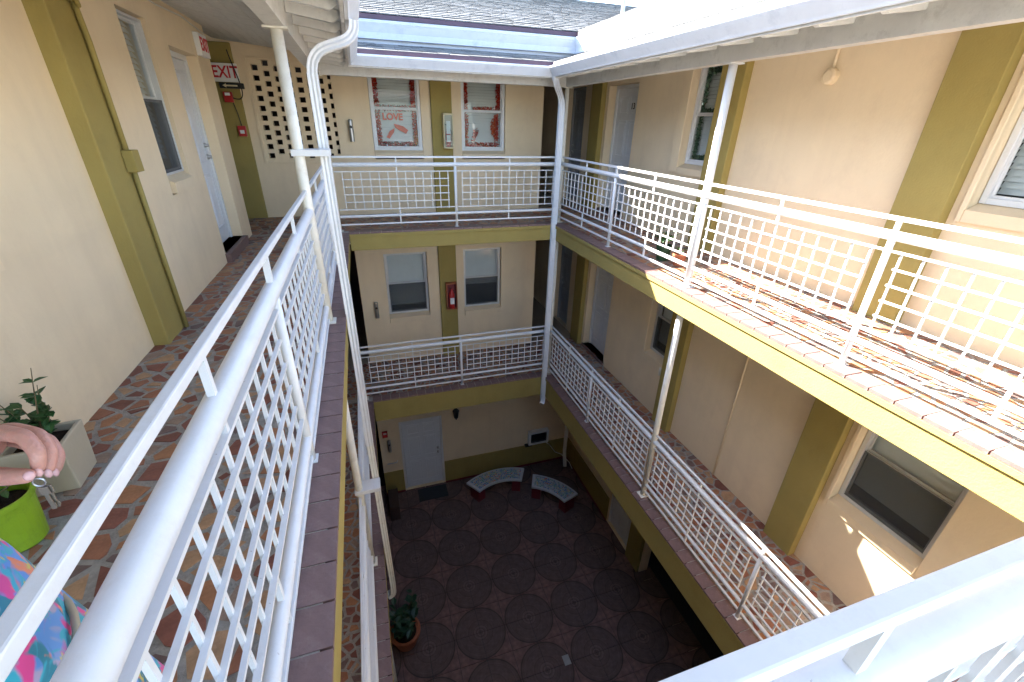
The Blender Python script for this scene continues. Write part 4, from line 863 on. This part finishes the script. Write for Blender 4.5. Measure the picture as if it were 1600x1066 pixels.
# beige square planter by the left wall
pl = empty('square_planter', (-1.095, 1.945, 0)); tag(pl, 'tall beige square planter with leafy plant by the left wall', 'planter')
def taper_box(mb, cx, cy, hx0, hx1, z0, z1, rot=0.0, th=0.02):
    ro, ri = [], []
    for h, z, l in ((hx0, z0, ro), (hx1, z1, ro), (hx1 - th, z1, ro), (hx1 - th, z1 - 0.05, ro)):
        for sx, sy in ((-1, -1), (1, -1), (1, 1), (-1, 1)):
            x, y = sx * h, sy * h; l.append((cx + x * math.cos(rot) - y * math.sin(rot), cy + x * math.sin(rot) + y * math.cos(rot), z))
    k = len(mb.v); mb.v += ro
    for r in range(3):
        for j in range(4): mb.f.append((k + r * 4 + j, k + r * 4 + (j + 1) % 4, k + r * 4 + 4 + (j + 1) % 4, k + r * 4 + 4 + j)); mb.mi.append(0)
    mb.f.append((k, k + 3, k + 2, k + 1)); mb.f.append((k + 12, k + 13, k + 14, k + 15)); mb.mi += [0, 0]
mb = MB(); taper_box(mb, -1.095, 1.945, 0.095, 0.11, 0.0, 0.25, 0.08); mb.build('pot', M['planter'], pl, bevel=0.006)
mb = MB(); mb.prism([(-1.185, 1.855), (-1.005, 1.855), (-1.005, 2.035), (-1.185, 2.035)], 0.19, 0.215); mb.build('soil', M['soil'], pl)
plant(pl, (-1.09, 1.94, 0.21), [((-1.05, 2.02, 0.56), (0, 0, 0.03)), ((-1.15, 1.87, 0.44), (-0.02, 0, 0.05)), ((-1.06, 1.84, 0.38), (0.02, -0.02, 0.05)), ((-1.15, 2.0, 0.40), (0, 0.03, 0.05)), ((-1.10, 1.80, 0.42), (0, -0.03, 0.04)), ((-1.02, 1.96, 0.40), (0.03, 0, 0.04)), ((-1.16, 1.93, 0.47), (0, 0, 0.03)), ((-1.08, 2.05, 0.46), (0, 0.02, 0.03))], M['leaf'], (0.04, 0.062), (0.5, 0.7), 18)
# lime pot
gp = empty('lime_pot', (-1.06, 1.60, 0)); tag(gp, 'lime green plastic pot with dark soil beside the beige planter', 'flower pot')
MB().lathe((-1.065, 1.585, 0), [(0.072, 0), (0.078, 0.008), (0.100, 0.21), (0.106, 0.212), (0.106, 0.235), (0.097, 0.235), (0.095, 0.18), (0.01, 0.178)], 28).build('pot', M['lime'], gp, smooth=False)
MB().lathe((-1.065, 1.585, 0.178), [(0.094, 0.0), (0.085, 0.014), (0.05, 0.022), (0.004, 0.02)], 20).build('soil', M['soil'], gp, smooth=True)
plant(gp, (-1.10, 1.60, 0.19), [((-1.17, 1.58, 0.33), (0, 0, 0.02)), ((-1.12, 1.48, 0.30), (0, 0, 0.03)), ((-0.98, 1.66, 0.27), (0, 0, 0.03))], M['leaf'], (0.05, 0.08), (0.3, 0.45), 4)
# courtyard pot at the left
cp = empty('terracotta_pot', (0.20, 4.76, GZ)); tag(cp, 'large terracotta pot with dark broad-leaved plant in the courtyard', 'potted plant')
MB().lathe((0.20, 4.76, GZ), [(0.17, 0), (0.18, 0.01), (0.25, 0.30), (0.27, 0.30), (0.27, 0.36), (0.24, 0.36), (0.235, 0.30), (0.01, 0.29)], 28).build('pot', M['terra'], cp); MB().lathe((0.20, 4.76, GZ + 0.29), [(0.234, 0), (0.1, 0.03), (0.01, 0.03)], 20).build('soil', M['soil'], cp)
plant(cp, (0.20, 4.76, GZ + 0.3), [((0.20 + R.uniform(-.3, .35), 4.76 + R.uniform(-.3, .6), GZ + R.uniform(.55, 1.15)), (0, 0, 0.12)) for _ in range(17)], M['leaf2'], (0.10, 0.19), (0.6, 0.85), 8)
# pot plants on the right walkway
rp = empty('potted_plant', (4.05, 4.42, 0)); tag(rp, 'leafy plant in a small terracotta pot behind the right railing', 'potted plant')
MB().lathe((4.07, 4.26, 0), [(0.055, 0), (0.06, 0.005), (0.085, 0.12), (0.09, 0.12), (0.09, 0.15), (0.078, 0.15), (0.075, 0.12), (0.01, 0.115)], 20).build('pot', M['terra'], rp); MB().lathe((4.07, 4.26, 0.115), [(0.074, 0), (0.01, 0.01)], 16).build('soil', M['soil'], rp)
rp2 = empty('potted_plant', (4.03, 4.55, 0)); tag(rp2, 'bushy plant in a dark green pot behind the right railing', 'potted plant')
MB().lathe((4.02, 4.52, 0), [(0.07, 0), (0.075, 0.005), (0.095, 0.17), (0.1, 0.17), (0.1, 0.2), (0.088, 0.2), (0.085, 0.17), (0.01, 0.165)], 20).build('pot', M['leaf2'], rp2); MB().lathe((4.02, 4.52, 0.165), [(0.084, 0), (0.01, 0.01)], 16).build('soil', M['soil'], rp2)
plant(rp2, (4.02, 4.52, 0.17), [((4.02 + R.uniform(-.16, .16), 4.52 + R.uniform(-.18, .18), R.uniform(.28, .48)), (0, 0, 0.06)) for _ in range(9)], M['leaf'], (0.05, 0.08), (0.5, 0.7), 9)
plant(rp, (4.07, 4.26, 0.12), [((4.07 + R.uniform(-.06, .06), 4.27 + R.uniform(-.05, .08), R.uniform(.2, .28)), (0, 0, 0.02)) for _ in range(3)], M['leaf'], (0.04, 0.06), (0.5, 0.7), 4)
# ------------------------------------------------------------------ window decorations
def garland(name, wall, dep, segs, mats, label, thick=0.045, dens=1000, size=(0.012, 0.03)):
    mb = MB()
    for (u0, z0, u1, z1, mi) in segs:
        L = math.hypot(u1 - u0, z1 - z0)
        for _ in range(int(L * dens)):
            t = R.random(); r = thick * math.sqrt(R.random()); a = R.uniform(0, 6.283)
            c = Vector(wall.P(u0 + (u1 - u0) * t + r * math.cos(a), dep + R.uniform(-0.007, 0.007), z0 + (z1 - z0) * t + r * math.sin(a)))
            d = Vector((R.uniform(-1, 1), R.uniform(-1, 1), R.uniform(-1, 1))).normalized(); e = d.cross(Vector((R.uniform(-1, 1), R.uniform(-1, 1), R.uniform(-1, 1)))).normalized()
            s = R.uniform(*size); mb.cur = R.choice(mi); mb.face([c - d * s, c + e * s * 0.35, c + d * s, c - e * s * 0.35])
    return tag(mb.build(name, mats, None), label, 'garland')
TM = [M['tin_red'], M['tin_orange'], M['tin_silver'], M['tin_gold'], M['leaf2'], M['leaf3']]
red = [0, 0, 0, 1]; mix = [0, 0, 0, 2, 1]; gol = [0, 1, 3, 3]; sil = [2, 0, 0, 4]
garland('tinsel_garland', F3, 0.085, [(0.80, 1.75, 0.80, 2.30, red), (1.42, 1.75, 1.42, 2.30, red), (0.80, 1.74, 1.44, 1.74, sil), (0.80, 1.18, 0.80, 1.68, mix), (1.43, 1.35, 1.43, 1.68, mix), (1.43, 1.18, 1.43, 1.38, gol), (0.80, 1.17, 1.43, 1.17, sil)], TM, 'red and silver tinsel garland framing the left top floor window')
garland('tinsel_garland', F3, 0.115, [(2.34, 1.75, 2.34, 2.30, red), (2.95, 1.75, 2.95, 2.30, red), (2.50, 1.76, 2.95, 1.76, mix), (2.35, 1.4, 2.35, 1.68, red), (2.34, 1.18, 2.34, 1.45, gol), (2.92, 1.25, 2.92, 1.68, red), (2.86, 1.35, 2.86, 1.58, [1]), (2.34, 1.17, 2.95, 1.17, mix), (2.48, 1.25, 2.54, 1.42, mix)], TM, 'red and gold tinsel garland framing the right top floor window')
lv = text('LOVE', 0.15, M['letter'], 'love_banner', None, (1.05, FW + 0.088, 1.60), RF, 0.001, bold=0.006); lv.scale = (0.95, 0.95, 1); tag(lv, 'coral LOVE lettering hung in the left top floor window', 'banner')
mb = MB(); y = FW + 0.088
mb.face([(1.06, y, 1.50), (1.22, y, 1.46), (1.30, y, 1.40), (1.26, y, 1.34), (1.14, y, 1.40), (1.08, y, 1.44)]); mb.face([(0.92, y, 1.28), (0.98, y, 1.38), (1.07, y, 1.43), (1.05, y, 1.36), (0.97, y, 1.26)])
tag(mb.build('paper_cutout', M['letter']), 'coral paper shapes under the LOVE lettering', 'decoration')
garland('leaf_garland', R3, 0.155, [(5.15, 1.20, 5.15, 2.28, [4, 5, 5]), (5.57, 1.20, 5.57, 2.28, [4, 5, 5]), (5.15, 2.24, 5.57, 2.24, [4, 5]), (5.15, 1.17, 5.57, 1.17, [5, 5, 4]), (5.15, 1.74, 5.57, 1.76, [4, 5])], TM, 'green leaf garland framing the right top floor window', 0.035, 600, (0.018, 0.036))

# ------------------------------------------------------------------ person at the lower left, behind the railing
PX, PY = -0.42, 0.37
ps = empty('person', (PX, PY, 0)); tag(ps, 'person in a bright floral dress holding keys behind the left railing', 'person')
def skin_mesh(name, joints, edges, m, parent, subd=2):
    me = bpy.data.meshes.new(name); me.from_pydata([j[:3] for j in joints], edges, []); o = bpy.data.objects.new(name, me); C.objects.link(o)
    md = o.modifiers.new('skin', 'SKIN'); md.use_smooth_shade = True
    for i, j in enumerate(joints):
        sv = me.skin_vertices[0].data[i]; r = j[3]; sv.radius = r if isinstance(r, tuple) else (r, r); sv.use_root = (i == 0)
    s = o.modifiers.new('s', 'SUBSURF'); s.levels = subd; s.render_levels = subd
    bpy.context.view_layer.update()
    em = bpy.data.meshes.new_from_object(o.evaluated_get(bpy.context.evaluated_depsgraph_get())); bpy.data.objects.remove(o)
    em.materials.clear(); em.materials.append(m); em.polygons.foreach_set('use_smooth', [True] * len(em.polygons))
    n = bpy.data.objects.new(name, em); link(n, parent); n.location = -wloc(parent); return n
HND = Vector((-0.205, 0.555, 1.045))        # palm centre
J = [(PX, PY, 0.92, .13), (PX, PY, 1.10, .115), (PX, PY, 1.28, (.15, .11)), (PX, PY, 1.42, .06), (PX, PY + .01, 1.50, .052), (PX, PY + .03, 1.60, .085), (PX, PY + .03, 1.69, .075),
     (PX - .17, PY - .02, 1.37, .06), (PX - .24, PY - .03, 1.10, .042), (PX - .23, PY + .05, 0.86, .032), (PX - .22, PY + .09, 0.76, .028),
     (PX + .12, PY + .0, 1.36, .06), (PX + .02, PY + .06, 1.15, .043), (HND.x - .13, HND.y - .07, 1.062, .030), (HND.x - .06, HND.y - .025, 1.052, (.026, .020)), (HND.x, HND.y, 1.05, (.034, .018)),
     (PX - .10, PY, 0.84, .095), (PX - .11, PY + .02, 0.48, .06), (PX - .11, PY - .01, 0.10, .038), (PX - .11, PY + .12, 0.035, .032),
     (PX + .10, PY, 0.84, .095), (PX + .11, PY + .02, 0.48, .06), (PX + .11, PY - .01, 0.10, .038), (PX + .11, PY + .12, 0.035, .032)]
E = [(0, 1), (1, 2), (2, 3), (3, 4), (4, 5), (5, 6), (2, 7), (7, 8), (8, 9), (9, 10), (2, 11), (11, 12), (12, 13), (13, 14), (14, 15), (0, 16), (16, 17), (17, 18), (18, 19), (0, 20), (20, 21), (21, 22), (22, 23)]
body = skin_mesh('body', J, E, M['skin'], ps)
# finger joints (x, y, z, radius) in metres; the fingers pinch down onto the thumb
FING = {'index': [(-0.1822, 0.5617, 1.1098, 0.013), (-0.1386, 0.5413, 1.1324, 0.0125), (-0.0951, 0.512, 1.1382, 0.0115), (-0.0733, 0.488, 1.1222, 0.0105), (-0.0797, 0.4805, 1.095, 0.0078)],
        'middle': [(-0.1971, 0.5878, 1.1051, 0.0125), (-0.1445, 0.5665, 1.1206, 0.012), (-0.0989, 0.5393, 1.1203, 0.0115), (-0.0785, 0.5147, 1.1025, 0.01), (-0.083, 0.4971, 1.0772, 0.0078)],
        'ring': [(-0.2129, 0.6107, 1.0937, 0.012), (-0.1508, 0.5856, 1.1014, 0.0115), (-0.104, 0.5581, 1.097, 0.0105), (-0.0859, 0.5341, 1.0807, 0.0095), (-0.0894, 0.5171, 1.062, 0.0072)],
        'little': [(-0.2295, 0.6299, 1.0748, 0.01), (-0.1763, 0.6056, 1.0737, 0.0098), (-0.1305, 0.5766, 1.0704, 0.009), (-0.1074, 0.5531, 1.0583, 0.008), (-0.1025, 0.5373, 1.0472, 0.006)],
        'thumb': [(-0.1997, 0.5381, 1.0875, 0.018), (-0.1497, 0.4986, 1.0891, 0.0155), (-0.105, 0.4746, 1.0989, 0.0125), (-0.083, 0.4663, 1.1017, 0.0108), (-0.0761, 0.468, 1.0958, 0.0075)]}
palm = [(-0.3125, 0.6336, 1.0625, 0.03), (-0.2584, 0.6098, 1.0742, 0.03), (-0.2087, 0.5832, 1.089, 0.034), (-0.1774, 0.57, 1.0996, 0.026)]
hand = skin_mesh('hand', palm, [(0, 1), (1, 2), (2, 3)], M['skin'], ps)
for k, pts in FING.items():
    skin_mesh('finger', pts, [(i, i + 1) for i in range(len(pts) - 1)], M['skin'], ps)
for (x, y, z, r) in [(-0.0763, 0.4606, 1.1062, 0.0075), (-0.0764, 0.4767, 1.0987, 0.0055), (-0.0797, 0.4937, 1.0819, 0.0055), (-0.0861, 0.5142, 1.0675, 0.005)]:
    mb = MB(); mb.lathe((x, y, z - 0.004), [(0.002, -0.004), (r * 0.8, 0.0), (r * 0.8, 0.006), (0.002, 0.010)], 12); mb.build('fingernail', M['nail'], ps, smooth=True)
# head, hair, dress, shoes
hd = Vector((PX, PY + .045, 1.63))
def sph(c, sx, sy, sz, nu=24, nv=16, f=None):
    mb = MB(); 
    for j in range(nv + 1):
        th = math.pi * j / nv
        for i in range(nu):
            a = 2 * math.pi * i / nu; p = Vector((math.sin(th) * math.cos(a), math.sin(th) * math.sin(a), -math.cos(th)))
            q = f(p) if f else p; mb.v.append((c[0] + q.x * sx, c[1] + q.y * sy, c[2] + q.z * sz))
    for j in range(nv):
        for i in range(nu): mb.f.append((j * nu + i, j * nu + (i + 1) % nu, (j + 1) * nu + (i + 1) % nu, (j + 1) * nu + i)); mb.mi.append(0)
    return mb
def face_shape(p):
    q = p.copy()
    if q.z < 0: q.x *= 1 - 0.28 * (-q.z); q.y *= 1 - 0.1 * (-q.z)
    if p.y > 0.75 and -0.3 < p.z < 0.15 and abs(p.x) < 0.22: q.y += 0.16 * (1 - abs(p.x) / 0.22)
    if p.y > 0.7 and 0.0 < p.z < 0.3 and 0.2 < abs(p.x) < 0.5: q.y -= 0.06
    return q
hm = sph(hd, .075, .095, .115, 32, 24, face_shape).build('head', M['skin'], ps, smooth=True)
for sx in (-1, 1):
    sph((hd.x + sx * .03, hd.y + .078, hd.z + .012), .013, .01, .009, 12, 8).build('eye', M['eye'], hm, smooth=True); sph((hd.x + sx * .078, hd.y - .005, hd.z - .005), .010, .02, .032, 12, 8).build('ear', M['skin'], hm, smooth=True)
MB().tube([(hd.x - .025, hd.y + .077, hd.z - .055), (hd.x, hd.y + .086, hd.z - .057), (hd.x + .025, hd.y + .077, hd.z - .055)], [.003, .007, .003], 8).build('mouth', M['nail'], hm, smooth=True)
sph((hd.x, hd.y - .028, hd.z + .02), .088, .095, .118, 24, 16, lambda p: Vector((p.x, p.y if p.y < 0.5 else 0.5, p.z * (1.0 if p.z > 0 else 1.7)))).build('hair', M['hair'], ps, smooth=True)
mb = MB(); n = 40
prof = [(1.38, .13, .085), (1.30, .175, .115), (1.18, .165, .125), (1.09, .165, .14), (1.04, .205, .19), (0.97, .255, .255), (0.90, .27, .275), (0.80, .275, .285), (0.66, .30, .30), (0.50, .33, .325), (0.38, .345, .34)]
for i, (z, rx, ry) in enumerate(prof):
    for j in range(n):
        a = 2 * math.pi * j / n; fold = 1 + (0.05 * math.sin(a * 9 + 0.6) + 0.025 * math.sin(a * 17)) * max(0, (1.02 - z) / 0.6)
        mb.v.append((PX + rx * math.cos(a) * fold, PY + ry * math.sin(a) * fold, z))
for i in range(len(prof) - 1):
    for j in range(n): mb.f.append((i * n + j, i * n + (j + 1) % n, (i + 1) * n + (j + 1) % n, (i + 1) * n + j)); mb.mi.append(0)
mb.build('dress', M['dress'], ps, smooth=True, subd=1)
for s0, s1, r0, r1 in (((PX - .15, PY - .02, 1.37), (PX - .235, PY - .03, 1.14), .078, .085), ((PX + .12, PY, 1.37), (PX + .04, PY + .05, 1.18), .075, .08)):
    MB().tube([s0, Vector(s0).lerp(Vector(s1), .5), s1], [r0, (r0 + r1) / 2, r1], 18, False).build('sleeve', M['dress'], ps, smooth=True)
MB().tube([(PX + .30 * math.cos(a) * .98, PY + .27 * math.sin(a) * 1.02, 0.74 + .02 * math.sin(3 * a)) for a in [i * math.pi / 24 - 0.5 for i in range(30)]], 0.006, 8).build('belt_cord', M['planter'], ps, smooth=True)
for sx in (-1, 1): bx((PX + sx * .11 - .045, PY - .06, 0.002), (PX + sx * .11 + .045, PY + .19, 0.022), 'sandal', M['shoe'], ps, 0.008)
# keys hanging from the fingers
c = Vector((-0.0827, 0.4771, 1.082)); ky = empty('key_bunch', c - Vector((0, 0, 0.07))); tag(ky, 'small bunch of keys dangling from the fingers', 'keys')
MB().tube([c + Vector((0.007 * math.cos(a), 0, 0.007 * math.sin(a) - 0.002)) for a in [i * math.pi / 8 for i in range(17)]], 0.0012, 6, False).build('key_ring', M['steel'], ky)
for k, (dx, t) in enumerate(((0.0, 0.0), (0.003, 0.3))):
    q = c + Vector((dx, 0.003 * k, -0.012)); mb = MB(); mb.box((q.x - 0.006, q.y - 0.001, q.z - 0.014), (q.x + 0.006, q.y + 0.001, q.z)); mb.box((q.x - 0.0028, q.y - 0.0012, q.z - 0.042), (q.x + 0.0028, q.y + 0.0012, q.z - 0.0135)); mb.box((q.x + 0.0026, q.y - 0.0011, q.z - 0.038), (q.x + 0.0045, q.y + 0.0011, q.z - 0.03)); mb.build('key', M['key'], ky, bevel=0.0008)
